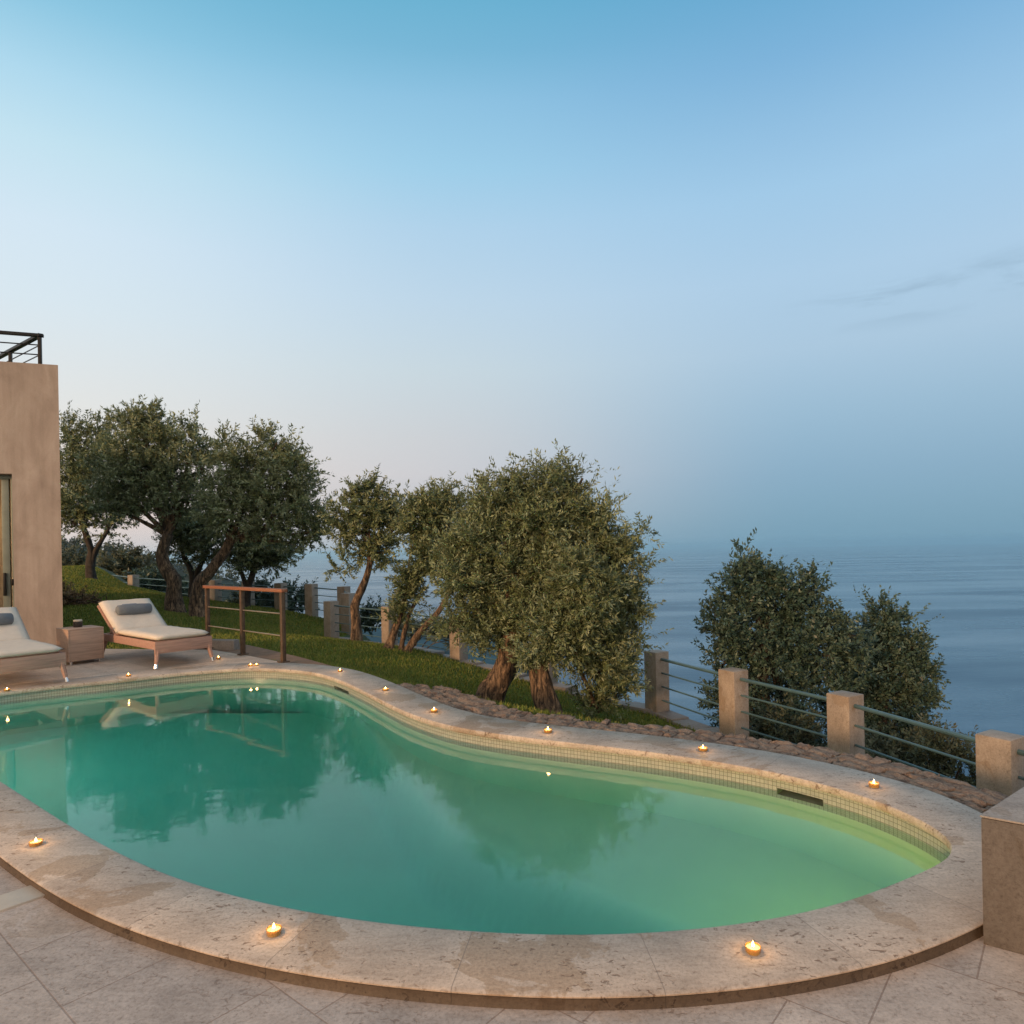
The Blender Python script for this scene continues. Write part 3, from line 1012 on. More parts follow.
tree('olive_tree', 'gold lit olive tree, right trunk of the pair at the pool edge', 'olive tree', OG, 8.5,
     [([(551, 726), (548, 708), (543, 690), (540, 662), (560, 630)], 0.205, 0.095, 0.5)],
     [(600, 535, 26, .5), (620, 555, 24, .6), (585, 575, 34), (615, 600, 32, .4), (570, 620, 36), (600, 645, 32, .3), (548, 635, 26), (612, 498, 8), (641, 522, 7), (610, 685, 26, .4), (624, 635, 20, .5), (585, 600, 34), (634, 605, 12, .5), (632, 525, 9, .6), (575, 645, 22), (533, 652, 13, -.15), (596, 510, 16, .5), (628, 660, 14, .5), (595, 700, 14, .4)],
     66000, (0.062, 0.0155), squash=(640, .95), sink=4, up=0.45, spray=0.23, per=30, droop=0.1)

EG = 'evergreen trees below the railing'
tree('evergreen_tree', 'large dark evergreen tree behind the railing, the taller of the two', 'tree', EG, 10.2,
     [([(770, 840), (768, 760), (762, 700), (765, 640)], 0.16, 0.09)],
     [(745, 562, 18), (750, 585, 27), (775, 600, 30), (805, 590, 22), (725, 615, 26), (755, 635, 40), (800, 635, 40), (726, 655, 22), (738, 690, 32), (780, 690, 46), (825, 665, 30), (828, 618, 20), (845, 628, 22), (852, 655, 28), (742, 546, 7), (770, 572, 12), (720, 690, 14), (745, 740, 34), (800, 740, 40)],
     52000, (0.064, 0.025), mat=m_oak, bark=m_bark_dark_shaded, up=0.5, spray=0.24, per=26)
tree('evergreen_tree', 'lower dark evergreen tree reaching right behind the railing', 'tree', EG, 11.2,
     [([(880, 860), (880, 780), (882, 720), (885, 670)], 0.15, 0.08)],
     [(882, 618, 17), (880, 640, 24), (905, 640, 20), (855, 640, 22), (900, 670, 30), (870, 680, 34), (914, 695, 16), (896, 720, 30), (850, 720, 34), (880, 600, 8), (932, 690, 8), (915, 725, 14), (918, 660, 14), (885, 760, 40), (905, 612, 8)],
     42000, (0.066, 0.026), mat=m_oak, bark=m_bark_dark_shaded, up=0.5, spray=0.25, per=26)

SG = 'shrubs below the railing'
def shrub(label, depth, lobes, n, leaf, mat, group=SG, name='shrub', cat='shrub', **kw):
    c = [W(u, v, depth) for u, v, r in lobes]
    zb = min(p.z - r * depth / F for p, (u, v, r) in zip(c, lobes))
    root = empty(name, (c[0].x, c[0].y, zb))
    inv = -Vector((c[0].x, c[0].y, zb))
    L = [(p + inv, r * depth / F) for p, (u, v, r) in zip(c, lobes)]
    mb = MB()
    for p, r in L:
        trunk_mesh(mb, [Vector((p.x * .4, p.y * .4, -0.05)), p * 0.6, p], 0.03 * r + .012, 0.008, n=6, seg=4)
    mb.build('stem', m_bark, root)
    foliage(L, n, leaf, mat, root, **kw)
    tag(root, label, cat, group)
    return root


shrub('dark scrub bush just behind the railing between second and third post', 8.8, [(770, 760, 40), (810, 775, 36), (740, 770, 30), (790, 735, 30)], 12000, (0.07, 0.028), m_scrub, spray=0.2, tone_shift=-.15)
shrub('dark scrub bush just behind the railing between third and fourth post', 8.2, [(880, 775, 40), (920, 770, 36), (950, 790, 30), (860, 765, 30)], 14000, (0.065, 0.026), m_scrub, spray=0.2)
shrub('wispy grey green scrub rising beside the nearest railing post', 8.0, [(945, 752, 14), (962, 765, 18), (925, 755, 20), (980, 785, 16)], 8000, (0.055, 0.016), m_scrub, spray=0.22, up=0.8, tone_shift=.05)
shrub('rounded dark bush behind far fence, left of pair', 21, [(255, 600, 14), (243, 605, 10), (264, 592, 9), (232, 610, 8)], 5000, (0.12, 0.045), m_oak, group='bushes behind the far fence', tone_shift=-.2, spray=.35)
shrub('rounded dark bush behind far fence, right of pair', 21, [(292, 598, 12), (300, 605, 10), (283, 604, 11)], 4500, (0.12, 0.045), m_oak, group='bushes behind the far fence', tone_shift=-.2, spray=.35)
shrub('small dark bush behind the slim bending olive stem', 18, [(372, 618, 9), (364, 622, 8), (380, 622, 7)], 4000, (0.1, 0.04), m_oak, group='bushes behind the far fence', spray=.28, tone_shift=-.1)
shrub('pale spiky plants at the rim of the lower terrace', 17, [(408, 634, 7), (424, 636, 8), (440, 636, 8), (452, 640, 7)], 3000, (0.20, 0.03), m_pale, group='bushes behind the far fence', spray=.3, up=1.2)
shrub('grey green round tree beyond far fence beside the dark trunk', 34, [(118, 566, 13), (130, 562, 11), (140, 572, 12), (112, 575, 10), (125, 578, 14)], 7000, (0.2, 0.07), m_scrub, group='bushes behind the far fence', spray=.6, tone_shift=.1)
shrub('grey green low tree beyond the lawn crest beside the house', 36, [(75, 570, 14), (64, 566, 12), (88, 574, 10)], 6000, (0.2, 0.07), m_scrub, group='bushes behind the far fence', spray=.6, tone_shift=0)
shrub('dark low bush beyond far fence behind the thick twisted trunk', 30, [(155, 585, 11), (165, 590, 9), (145, 588, 9), (187, 590, 9), (205, 596, 8)], 6000, (0.2, 0.07), m_oak, group='bushes behind the far fence', spray=.5, tone_shift=-.1)

# brush pile on the lawn
bp_c = W(80, 592, 15.5)
zb = float(ground_z(bp_c.x, bp_c.y)[0])
pr = empty('brush_pile', (bp_c.x, bp_c.y, zb))
tag(pr, 'heap of brown cut branches lying on the lawn by the house', 'brush pile')
lob = [(Vector((-.35, 0, .12)), .24), (Vector((0, 0, .10)), .2), (Vector((.3, .0, .05)), .13), (Vector((-.6, 0, .1)), .2)]
mb = MB()
for _ in range(70):
    p = Vector((random.uniform(-.75, .5), random.uniform(-.25, .25), 0)); p.z = random.uniform(0, .26) * (1 - abs(p.x + .2) * .8)
    dv = Vector((random.gauss(0, 1), random.gauss(0, .5), random.gauss(0, .3))).normalized() * random.uniform(.1, .3)
    mb.tube([p - dv, p + dv], [0.014, 0.006], 5)
mb.build('branches', m_dry.copy() if False else m_bark, pr)
foliage(lob, 5000, (0.07, 0.02), m_dry, pr, name='dry_leaves', spray=.2, up=.1)

# grass blades
nb = 135000
bx = rng.uniform(-17, 4, nb * 3); by = 5 + 22 * rng.random(nb * 3) ** 1.4
ok = inside_np(region, bx, by) & ~inside_np(HOUSE_PLAN, bx, by) & ~inside_np(hardB, bx, by) & ~inside_np(deck, bx, by) & (by > 4.6 - 0.3 * bx)
bx, by = bx[ok][:nb], by[ok][:nb]; bz = ground_z(bx, by)
bz = np.where(inside_np(hardC, bx, by), np.minimum(bz, -.085), bz)
n_ = len(bx)
ax_ = unit(np.stack([rng.normal(0, .45, n_), rng.normal(0, .45, n_), np.ones(n_)], 1))
pat = np.array([noise.noise((x * .8, y * .8, 3)) for x, y in zip(bx, by)])
o = quads_mesh('grass', np.stack([bx, by, bz - 0.005], 1), ax_, 0.040 + .035 * rng.random(n_), (0.009 + 0.008 * rng.random(n_)) * np.clip(by / 10, .8, 2), unit(rng.normal(size=(n_, 3))), np.clip(.45 + pat * .5 + rng.normal(0, .18, n_), 0, 1), m_grass)
tag(o, 'short mown grass blades of the sloping lawn', 'grass', kind='stuff')

# ------------------------------------------------------------------ rubble border between coping and lawn
bs = near_idx(352, 685); be = near_idx(967, 848)
# from the railing end round the far side to the right tip
idxs = []
i = be
while i != bs:
    idxs.append(i); i = (i + 1) % NP
idxs.append(i)
mbr = MB()
acc = 0
rows = [(0.0, 0.11), (0.11, 0.24), (0.24, 0.37), (0.37, 0.51)]
for rr_, (a0, a1) in enumerate(rows):
    k = 0
    while k < len(idxs) - 3:
        s = random.choice((1, 1, 2, 2, 3))
        kk = min(k + s, len(idxs) - 1)
        ii, jj = idxs[k], idxs[kk]
        t0 = k / len(idxs); fade = min(1, (1 - t0) / 0.14 + 0.3)
        g = 0.005
        o0 = CW[ii] + 0.004 + a0 * fade + random.uniform(0, .012); o1 = CW[ii] + 0.004 + a1 * fade + random.uniform(-.03, .03) * (rr_ > 0)
        p = [outline[ii] + onorm[ii] * o0, outline[jj] + onorm[jj] * o0, outline[jj] + onorm[jj] * (o1 + random.uniform(-.02, .02)), outline[ii] + onorm[ii] * o1]
        cen = sum(p, Vector((0, 0))) / 4
        p = [x + (cen - x).normalized() * g for x in p]
        zt = -0.016 - 0.012 * rr_ + random.uniform(-.008, .008)
        top = []
        m_ = 5
        for a in range(m_):
            row = []
            for b2 in range(m_):
                q0 = p[0].lerp(p[1], a / (m_ - 1)).lerp(p[3].lerp(p[2], a / (m_ - 1)), b2 / (m_ - 1))
                e = min(a, b2, m_ - 1 - a, m_ - 1 - b2)
                dz = 0.013 * noise.noise((q0.x * 9, q0.y * 9, rr_ * 3.3)) + 0.018 * noise.noise((q0.x * 27, q0.y * 27, 1)) - (0.014 if e == 0 else 0)
                jx = 0.012 * noise.noise((q0.x * 15, q0.y * 15, 7)); jy = 0.012 * noise.noise((q0.x * 15, q0.y * 15, 17))
                row.append(mbr.bm.verts.new((q0.x + jx, q0.y + jy, zt + dz)))
            top.append(row)
        for a in range(m_ - 1):
            for b2 in range(m_ - 1):
                mbr.bm.faces.new((top[a][b2], top[a + 1][b2], top[a + 1][b2 + 1], top[a][b2 + 1]))
        rim = [top[a][0] for a in range(m_)] + [top[m_ - 1][b2] for b2 in range(1, m_)] + [top[a][m_ - 1] for a in range(m_ - 2, -1, -1)] + [top[0][b2] for b2 in range(m_ - 2, 0, -1)]
        low = [mbr.bm.verts.new((x.co.x, x.co.y, -0.9 if rr_ else -0.14)) for x in rim]
        for a in range(len(rim)):
            c2 = (a + 1) % len(rim)
            mbr.bm.faces.new((rim[a], rim[c2], low[c2], low[a]))
        k = kk
rb = mbr.build('stone_border', m_rubble, None, smooth=50)
tag(rb, 'strip of rough brown rubble stones along the outer edge of the coping', 'stone border', kind='structure')

# brown path strip outside the railing, and its low kerb wall
a1 = G(229, 641, -.02); a2 = G(345, 669.5, -.02); a3 = G(283, 663.5, -.02); a4 = G(232, 654, -.02)
pa_ = [G(u, v, -.03) for u, v in ((229, 641), (262, 648), (300, 657), (336, 667))]
pp = [(e2.x, e2.y + .02)] + [(p.x, p.y) for p in pa_] + [(e5.x, e5.y - .2), (e4.x, e4.y + .0), (e3.x, e3.y)]
o = poly_slab('path', pp, -0.030, m_earth, 0.3); tag(o, 'brown earth path strip sloping past the iron railing', 'path', kind='structure')
kw = MB()
k0 = G(205, 650, 0); k1 = G(229, 650, 0)
kb = (k0 + k1) / 2
kw.box((kb.x - .15, kb.y + .30, 0.01), (.75, .14, .22), math.atan2(k1.y - k0.y, k1.x - k0.x) - .12, .012)
o = kw.build('low_wall', m_kerb); tag(o, 'short low stone kerb wall behind the second lounger', 'low wall')

# ------------------------------------------------------------------ stone block at the right
C0 = G(983, 944, -.05); hb = .47
A0 = Vector((.80, .60)); B0 = Vector((.80, -.60))
def quad_prism(name, pts, z0, z1, mat, parent):
    mb = MB()
    vs = [mb.bm.verts.new((p.x, p.y, z)) for z in (z0, z1) for p in pts]
    for f in ((0, 1, 2, 3), (7, 6, 5, 4), (0, 4, 5, 1), (1, 5, 6, 2), (2, 6, 7, 3), (3, 7, 4, 0)):
        mb.bm.faces.new([vs[k] for k in f])
    bmesh.ops.bevel(mb.bm, geom=mb.bm.edges[:], offset=.006, segments=2, profile=.6, affect='EDGES')
    return mb.build(name, mat, parent)


c0 = Vector((C0.x, C0.y))
blk = empty('stone_block', (c0.x, c0.y, -.05))
tag(blk, 'stone block with shaded sides and lit top coloured in at the right end of the pool', 'stone block')
z2_ = Vector((0, 0))
quad_prism('body', [z2_, B0 * 1.1, A0 * 1.3 + B0 * 1.1, A0 * 1.3], -.02, hb - .010, m_block_shaded, blk)
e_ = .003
quad_prism('cap', [(A0 + B0) * -e_, B0 * (1.1 + e_) - A0 * e_, A0 * (1.3 + e_) + B0 * (1.1 + e_), A0 * (1.3 + e_) - B0 * e_], hb - .009, hb, m_block_lit_top, blk)  # thin top piece added only to carry the lit colour

# ------------------------------------------------------------------ fences of stone posts and steel rails
def fence(label, names, tops, pw=.25, rot=None, rails=4, h=.92, rr0=.021, rr1=.012, cap=True, end=None):
    p0 = fence_pts[names[0]]
    root = empty('post_fence', (p0[0], p0[1], tops[0] - h))
    tag(root, label, 'fence', 'stone post fences')
    inv = -Vector((p0[0], p0[1], tops[0] - h))
    P = [Vector((*fence_pts[n], t)) for n, t in zip(names, tops)]
    for i, p in enumerate(P):
        a = P[max(0, i - 1)]; b_ = P[min(len(P) - 1, i + 1)]
        dv = b_ - a
        rz = rot if rot is not None else math.atan2(dv.y, dv.x)
        mb = MB()
        zg = float(ground_z(p.x, p.y)[0]) - .1
        hh = p.z - zg
        mb.box((p.x + inv.x, p.y + inv.y, p.z - hh / 2 + inv.z), (pw, pw, hh), rz, .012)
        mb.build('post', m_post, root)
    for a, b_ in zip(P, P[1:]):
        for k in range(rails):
            z = -.10 - k * .195
            q0 = a + Vector((0, 0, z)) + inv; q1 = b_ + Vector((0, 0, z)) + inv
            sag = Vector((0, 0, 0))
            mb = MB(); mb.tube([q0, q0.lerp(q1, .5) + sag, q1], rr0 if k == 0 else rr1, 8)
            mb.build('rail', m_rail, root)
    return root


fence('stone post fence with teal steel rails above the sea, right of the pool', ['P1', 'P2', 'P3', 'P4', 'P5'], [-.09, -.10, -.11, -.10, -.10], rot=R(30))
fence('stone post fence with steel rails behind the slim and bushy olives', ['A', 'D', 'E', 'Mm'], [.30, .24, .17, .04], rot=R(-38), rr0=.017, rr1=.010)
fence('far stone post fence crossing the lawn behind the leaning olive', ['K', 'J', 'I', 'H', 'Gg', 'Ff', 'C', 'C2'], [.95, .80, .68, .63, .60, .58, .52, .40], rot=R(-25), rr0=.017, rr1=.011)
# fence kerb
mb = MB()
for a, b_ in zip(fl[8:-1], fl[9:]):
    a = Vector(a); b_ = Vector(b_)
    n = max(2, int((b_ - a).length / .5))
    for k in range(n):
        p = a.lerp(b_, (k + .5) / n)
        z = float(ground_z(p.x, p.y)[0])
        mb.box((p.x + random.uniform(-.02, .02), p.y, z + random.uniform(-.02, .02)), ((b_ - a).length / n * .97, .30, .12), math.atan2(b_.y - a.y, b_.x - a.x) + random.uniform(-.03, .03), .02)
o = mb.build('kerb', m_kerb); tag(o, 'rough stone kerb under the fence at the lawn edge', 'kerb', kind='structure')

# lower terrace
lt = [(-6.2, 17.2), (-2.6, 16.1), (-.3, 14.4), (.4, 17), (0, 22.0), (-6.0, 23)]
o = poly_slab('lower_terrace', lt, -1.12, m_blue, 5); tag(o, 'dark blue lower terrace below the lawn fence', 'terrace', kind='structure')
pk = [(-2.6, 16.1), (2.2, 12.6)]

# ------------------------------------------------------------------ house
hc = Vector((-7.12, 10.75)); fd = Vector((-.94, -.345)).normalized(); sd = Vector((-.80, .60))
HT = CH + (CH * 0 + 0)  # placeholder, set below
d_h = 10.75
ztop = (W(58, 365, d_h)).z
zdoor = (W(13, 473, 10.45)).z
house = empty('house', (hc.x, hc.y, 0))
tag(house, 'ochre stucco house corner with glazed door and roof railing', 'house')


def hp(a, back=0.0, z=0.0):
    nrm = Vector((-fd.y, fd.x))
    if nrm.y < 0: nrm = -nrm
    p = fd * a + nrm * back
    return Vector((p.x, p.y, z))


# distance along the front from the corner where the door opening starts
def along(u):
    best = min((abs((hc + fd * a).x / (hc + fd * a).y - (u - 512) / F), a) for a in np.arange(0, 2.5, .005))
    return best[1]


ad = along(13.5); aw = ad + 1.7; al = ad + 5.0
nv = hp(0, 1).normalized()
zb_ = -.15


def wall_piece(mb, a0, a1, z0, z1, t=.32):
    q0 = [hp(a0, 0), hp(a1, 0), hp(a1, t), hp(a0, t)]
    if a0 == 0:
        q0[3] = Vector((sd.x * t * 1.6, sd.y * t * 1.6, 0))
    v0 = [mb.bm.verts.new((p.x, p.y, z)) for z in (z0, z1) for p in q0]
    for f in ((3, 2, 1, 0), (4, 5, 6, 7), (0, 1, 5, 4), (1, 2, 6, 5), (2, 3, 7, 6), (3, 0, 4, 7)):
        mb.bm.faces.new([v0[k] for k in f])


mb = MB()
wall_piece(mb, 0, ad, zb_, zdoor); wall_piece(mb, aw, al, zb_, zdoor)
wall_piece(mb, 0, al, zdoor, ztop)
bmesh.ops.remove_doubles(mb.bm, verts=mb.bm.verts, dist=.0005)
# side wall running back from the corner
t = .3
s0 = Vector((sd.x * .45, sd.y * .45, 0)); s1 = Vector((sd.x * 7, sd.y * 7, 0)); inn = Vector((-.6, -.8, 0)) * t
v0 = [mb.bm.verts.new((p.x, p.y, z)) for z in (zb_, ztop - .004) for p in (s0, s1, s1 + inn, s0 + inn)]
for f in ((3, 2, 1, 0), (4, 5, 6, 7), (0, 1, 5, 4), (1, 2, 6, 5), (2, 3, 7, 6), (3, 0, 4, 7)):
    mb.bm.faces.new([v0[k] for k in f])
mb.build('wall', m_stucco, house, smooth=0)
# roof deck, back room
mb = MB()
rp = [hp(.35, .3), hp(al - .1, .3), hp(al - .1, 6), Vector((sd.x * 6.8 - .2, sd.y * 6.8, 0))]
for z0, z1, nm in ((ztop - .5, ztop - .3, 'roof'), (-.12, -.01, 'room_floor')):
    mb = MB()
    v0 = [mb.bm.verts.new((p.x, p.y, z)) for z in (z0, z1) for p in rp]
    for f in ((3, 2, 1, 0), (4, 5, 6, 7), (0, 1, 5, 4), (1, 2, 6, 5), (2, 3, 7, 6), (3, 0, 4, 7)):
        mb.bm.faces.new([v0[k] for k in f])
    mb.build(nm, m_stucco, house, smooth=0)
m_room = simple('room_wall', (0.55, 0.42, 0.28), 0.9)
mb = MB()
rs0 = hp(ad - .05, .34); rs1 = rs0 + Vector((sd.x, sd.y, 0)) * 4.2
for q0, q1 in ((rs1, hp(al - .1, 4)), (hp(al - .1, .4), hp(al - .1, 4)), (rs0, rs1)):
    v0 = [mb.bm.verts.new((p.x, p.y, z)) for p, z in ((q0, -.01), (q1, -.01), (q1, ztop - .5), (q0, ztop - .5))]
    mb.bm.faces.new(v0)
mb.build('room', m_room, house, smooth=0)
# door frame: sliding leaf with stile, glass and handle
ft = .05
rz = math.atan2(-fd.y, -fd.x)
mb = MB()
for a_, w_ in ((ad + .035, .065), (ad + .155, .10), (aw - .05, .08)):
    p = hp(a_, .20 if a_ < ad + .1 else .24)
    mb.box((p.x, p.y, (zdoor - .03) / 2 - .01), (w_, .07, zdoor - .02), rz, .006)
p = hp((ad + aw) / 2, .22); mb.box((p.x, p.y, zdoor - .035), (aw - ad - .02, .08, .06), rz, .006)
p = hp((ad + aw) / 2, .22); mb.box((p.x, p.y, .03), (aw - ad - .02, .08, .06), rz, .006)
door = mb.build('door', m_alu, house)
m_glass, nt, b = mat_new('door_glass')
b.inputs['Base Color'].default_value = (.9, .92, .9, 1); b.inputs['Roughness'].default_value = .02
b.inputs['Transmission Weight'].default_value = 1.0; b.inputs['IOR'].default_value = 1.1
mb = MB(); p = hp((ad + .2 + aw) / 2, .235); mb.box((p.x, p.y, zdoor / 2), (aw - ad - .3, .008, zdoor - .12), rz, 0)
mb.build('glass', m_glass, door)
mb = MB()
p = hp(ad + .17, .17); mb.box((p.x, p.y, 1.02), (.035, .05, .36), rz, .01)
p = hp(ad + .06, .145); mb.box((p.x, p.y, 1.05), (.02, .05, .10), rz, .006)
mb.build('handle', m_black, door)
# warm lamp in the room
p = hp(ad + 1.2, 1.8)
ld = bpy.data.lights.new('room_lamp', 'POINT'); ld.energy = 24; ld.color = (1, .62, .26); ld.shadow_soft_size = .15
lo = bpy.data.objects.new('room_lamp', ld); COL.objects.link(lo); lo.location = (p.x, p.y, 2.0); lo.parent = house
# roof railing
mb = MB()
ph = (W(42, 335, d_h)).z
cr = hp(.27, .12)
pts_f = [hp(a, .12) for a in (.27, 1.6, 3.0, 4.4)]
sdv = Vector((sd.x, sd.y, 0))
pts_s = [cr + sdv * s for s in (0, 1.3, 2.6, 4.0)]
for p in pts_f + pts_s[1:]:
    mb.box((p.x, p.y, (ztop + ph) / 2 - .02), (.05, .05, ph - ztop + .0), rz, .004)
for A, B in ((pts_f[0], pts_f[-1]), (pts_s[0], pts_s[-1])):
    up_ = Vector((0, 0, ph - .02))
    mid_ = (A + B) / 2; L = (B - A).length
    mb.box((mid_.x, mid_.y, ph), (L + .1, .075, .045), math.atan2((B - A).y, (B - A).x), .004)
    for zz in (.36, .68):
        mb.tube([A + Vector((0, 0, ztop + (ph - ztop) * zz)), B + Vector((0, 0, ztop + (ph - ztop) * zz))], .010, 6)
mb.build('roof_railing', m_black, house)

# ------------------------------------------------------------------ sun loungers
def soft_slab(mb, L, Wd, T, z0, piping=True):
    pass


def make_lounger(label):
    root = empty('sun_lounger')
    tag(root, label, 'sun lounger', 'sun loungers on the deck')
    wd = .72; sl = 1.30; bl = .74; ang = R(32)
    # local frame: x across, y from foot (0) to head
    mb = MB()
    for s in (-1, 1):
        mb.box((s * (wd / 2 - .015), 1.02, .285), (.03, 1.98, .10), 0, .005)
    for y in (.45, .9, 1.3, 1.9):
        mb.box((0, y, .30), (wd - .062, .05, .03), 0, .003)
    mb.build('frame', m_teak, root)
    mb = MB(); mb.box((0, .012, .262), (wd + .012, .032, .155), 0, .006); mb.build('foot_board', m_teak, root)
    for sx in (-1, 1):
        for y in (.03, 1.72):
            mb = MB()
            lean = .035
            top = Vector((sx * (wd / 2 - .035), y, .24)); bot = Vector((sx * (wd / 2 - .020 + lean * .5), y - (lean if y < 1 else -lean), .052))
            mb.tube([bot, top], [.022, .036], 8)
            lg = mb.build('leg', m_teak, root)
            mb = MB(); f0 = bot + (bot - top).normalized() * .050
            mb.tube([f0, bot + (top - bot) * .01], [.023, .0225], 10)
            mb.build('metal_foot', m_steel, lg)
    # seat cushion and back cushion, puffy
    def cushion(name, L, T, mat):
        nx, ny = 13, 19
        v = []; f = []
        def shape(a, b_, top):
            x = (a / (nx - 1) * 2 - 1); y = (b_ / (ny - 1) * 2 - 1)
            ex = 1 - abs(x) ** 7; ey = 1 - abs(y) ** 11
            puff = (ex * ey) ** .33
            z = T / 2 * puff if top else -T / 2 * puff
            if top:
                z += (.007 * noise.noise((x * 3, y * 5, L)) + .003 * noise.noise((x * 9, y * 12, L))) * puff
            return (x * wd / 2 * (1 - .012 * (1 - puff)), y * L / 2, z)
        for top in (True, False):
            for a in range(nx):
                for b_ in range(ny):
                    v.append(shape(a, b_, top))
        o_ = nx * ny
        for a in range(nx - 1):
            for b_ in range(ny - 1):
                i0 = a * ny + b_
                f.append((i0, i0 + ny, i0 + ny + 1, i0 + 1))
                f.append((o_ + i0, o_ + i0 + 1, o_ + i0 + ny + 1, o_ + i0 + ny))
        o = raw(name, v, f, mat, root)
        bm = bmesh.new(); bm.from_mesh(o.data); bmesh.ops.remove_doubles(bm, verts=bm.verts, dist=.0015); bmesh.ops.recalc_face_normals(bm, faces=bm.faces); bm.to_mesh(o.data); bm.free()
        o.data.polygons.foreach_set('use_smooth', [True] * len(o.data.polygons))
        return o
    s = cushion('seat_cushion', sl, .085, m_cloth); s.location = (0, sl / 2 - .015, .378)
    bk = cushion('back_cushion', bl + .04, .085, m_cloth)
    yb = sl - .03 + math.cos(ang) * bl / 2; zb2 = .375 + math.sin(ang) * bl / 2
    bk.location = (0, yb, zb2); bk.rotation_euler = (ang, 0, 0)
    mb = MB()
    c_ = Vector((0, yb, zb2)) - Vector((0, -math.sin(ang), math.cos(ang))) * .062
    mb.box(c_, (wd - .01, bl, .025), 0, .004, rot=Matrix.Rotation(ang, 3, 'X'))
    for sx in (-1, 1):
        a = Vector((sx * .25, sl + bl * .62 * math.cos(ang), .34 + bl * .6 * math.sin(ang) - .06)); mb.tube([a, Vector((sx * .25, 1.75, .27))], .012, 6)
    mb.build('backrest', m_teak, root)
    # bolster and its flap
    yp = sl - .03 + math.cos(ang) * bl * .53; zp = .375 + math.sin(ang) * bl * .53
    nrm = Vector((0, -math.sin(ang), math.cos(ang)))
    cp = Vector((0, yp, zp)) + nrm * .085
    mb = MB()
    prof = [(-.235, .02), (-.23, .055), (-.215, .072), (-.11, .079), (0, .080), (.11, .079), (.215, .072), (.23, .055), (.235, .02)]
    mb.tube([cp + Vector((x, 0, 0)) for x, _ in prof], [r for _, r in prof], 18)
    pil = mb.build('bolster', m_pillow, root, smooth=60)
    mb = MB()
    up_d = Vector((0, math.cos(ang), math.sin(ang)))
    mb.box(cp + up_d * .11 - nrm * .032, (.20, .15, .018), 0, .006, rot=Matrix.Rotation(ang, 3, 'X'))
    mb.build('flap', m_flap, pil)
    return root


def place_l(o, foot_right_px, ang_dir, wd=.72):
    """foot_right_px: where the foot end's right leg stands"""
    fr = G(*foot_right_px)
    ly = Vector(ang_dir).normalized(); lx = Vector((ly.y, -ly.x))
    loc = Vector((fr.x, fr.y)) - lx * (wd / 2 + .0)
    o.location = (loc.x, loc.y, 0.0)
    o.rotation_euler = (0, 0, math.atan2(-ly.x, ly.y))


lg1 = make_lounger('wooden sun lounger with cream cushion, right of the side table')
place_l(lg1, (212, 661), (-.77, .64))
lg2 = make_lounger('wooden sun lounger with cream cushion, cut off by the left picture edge')
place_l(lg2, (66, 682), (-.76, .65))

# side table and jar
tb = empty('side_table')
tag(tb, 'square teak side table standing between the two loungers', 'side table')
td = Vector((.62, .785)).normalized(); tn = Vector((-td.y, td.x))
f0 = G(69, 665.5, .0); tc = Vector((f0.x, f0.y)) + td * .215 + tn * .225
tb.location = (tc.x, tc.y, 0); tb.rotation_euler = (0, 0, math.atan2(td.y, td.x))
mb = MB()
for s in (-1, 1):
    mb.box((s * .205, 0, .245), (.02, .43, .41), 0, .004); mb.box((0, s * .205, .245), (.389, .02, .409), 0, .004)
mb.build('side_panel', m_table, tb)
mb = MB(); mb.box((0, 0, .457), (.434, .434, .022), 0, .006); mb.build('top', m_table, tb)
for sx in (-1, 1):
    for sy in (-1, 1):
        mb = MB(); mb.lathe([(0, 0), (.018, 0), (.018, .03), (.022, .041), (0, .041)], (sx * .17, sy * .17, 0), 12); mb.build('caster', m_steel, tb)
jr = empty('candle_jar', (tc.x - .06, tc.y + .05, .468))
tag(jr, 'dark jar with pale lid standing on the side table', 'jar')
m_jar = simple('jar_dark', (.035, .026, .022), .35); m_lid = simple('jar_lid', (.5, .42, .32), .6)
mb = MB(); mb.lathe([(0, 0), (.05, 0), (.056, .012), (.056, .07), (.05, .078), (.0, .078)], (0, 0, 0), 20); jb = mb.build('jar_body', m_jar, jr)
mb = MB(); mb.lathe([(0, .079), (.054, .079), (.054, .094), (.048, .099), (0, .099)], (0, 0, 0), 20); mb.build('lid', m_lid, jr)

# ------------------------------------------------------------------ short iron railing
b2 = G(243, 654.5); b3 = G(283.5, 662); b1 = b2 + (b2 - b3) * 1.0
rl = empty('iron_railing', (b2.x, b2.y, 0))
tag(rl, 'short rusty iron railing with wooden handrail at the deck edge', 'railing')
inv = -Vector((b2.x, b2.y, 0))
rzr = math.atan2(b3.y - b1.y, b3.x - b1.x)
for p in (b1, b2, b3):
    mb = MB(); q0 = p + inv
    mb.box((q0.x, q0.y, .455), (.055, .055, .91), rzr, .004); mb.box((q0.x, q0.y, .006), (.12, .12, .014), rzr, .003)
    mb.build('post', m_rust, rl)
mb = MB(); q0 = (b1 + b3) / 2 + inv
mb.box((q0.x, q0.y, .935), ((b3 - b1).length + .12, .085, .045), rzr, .006); mb.build('handrail', m_handrail, rl)
for z in (.34, .63):
    mb = MB(); mb.tube([b1 + inv + Vector((0, 0, z)), b3 + inv + Vector((0, 0, z))], .009, 8); mb.build('rod', m_rod, rl)

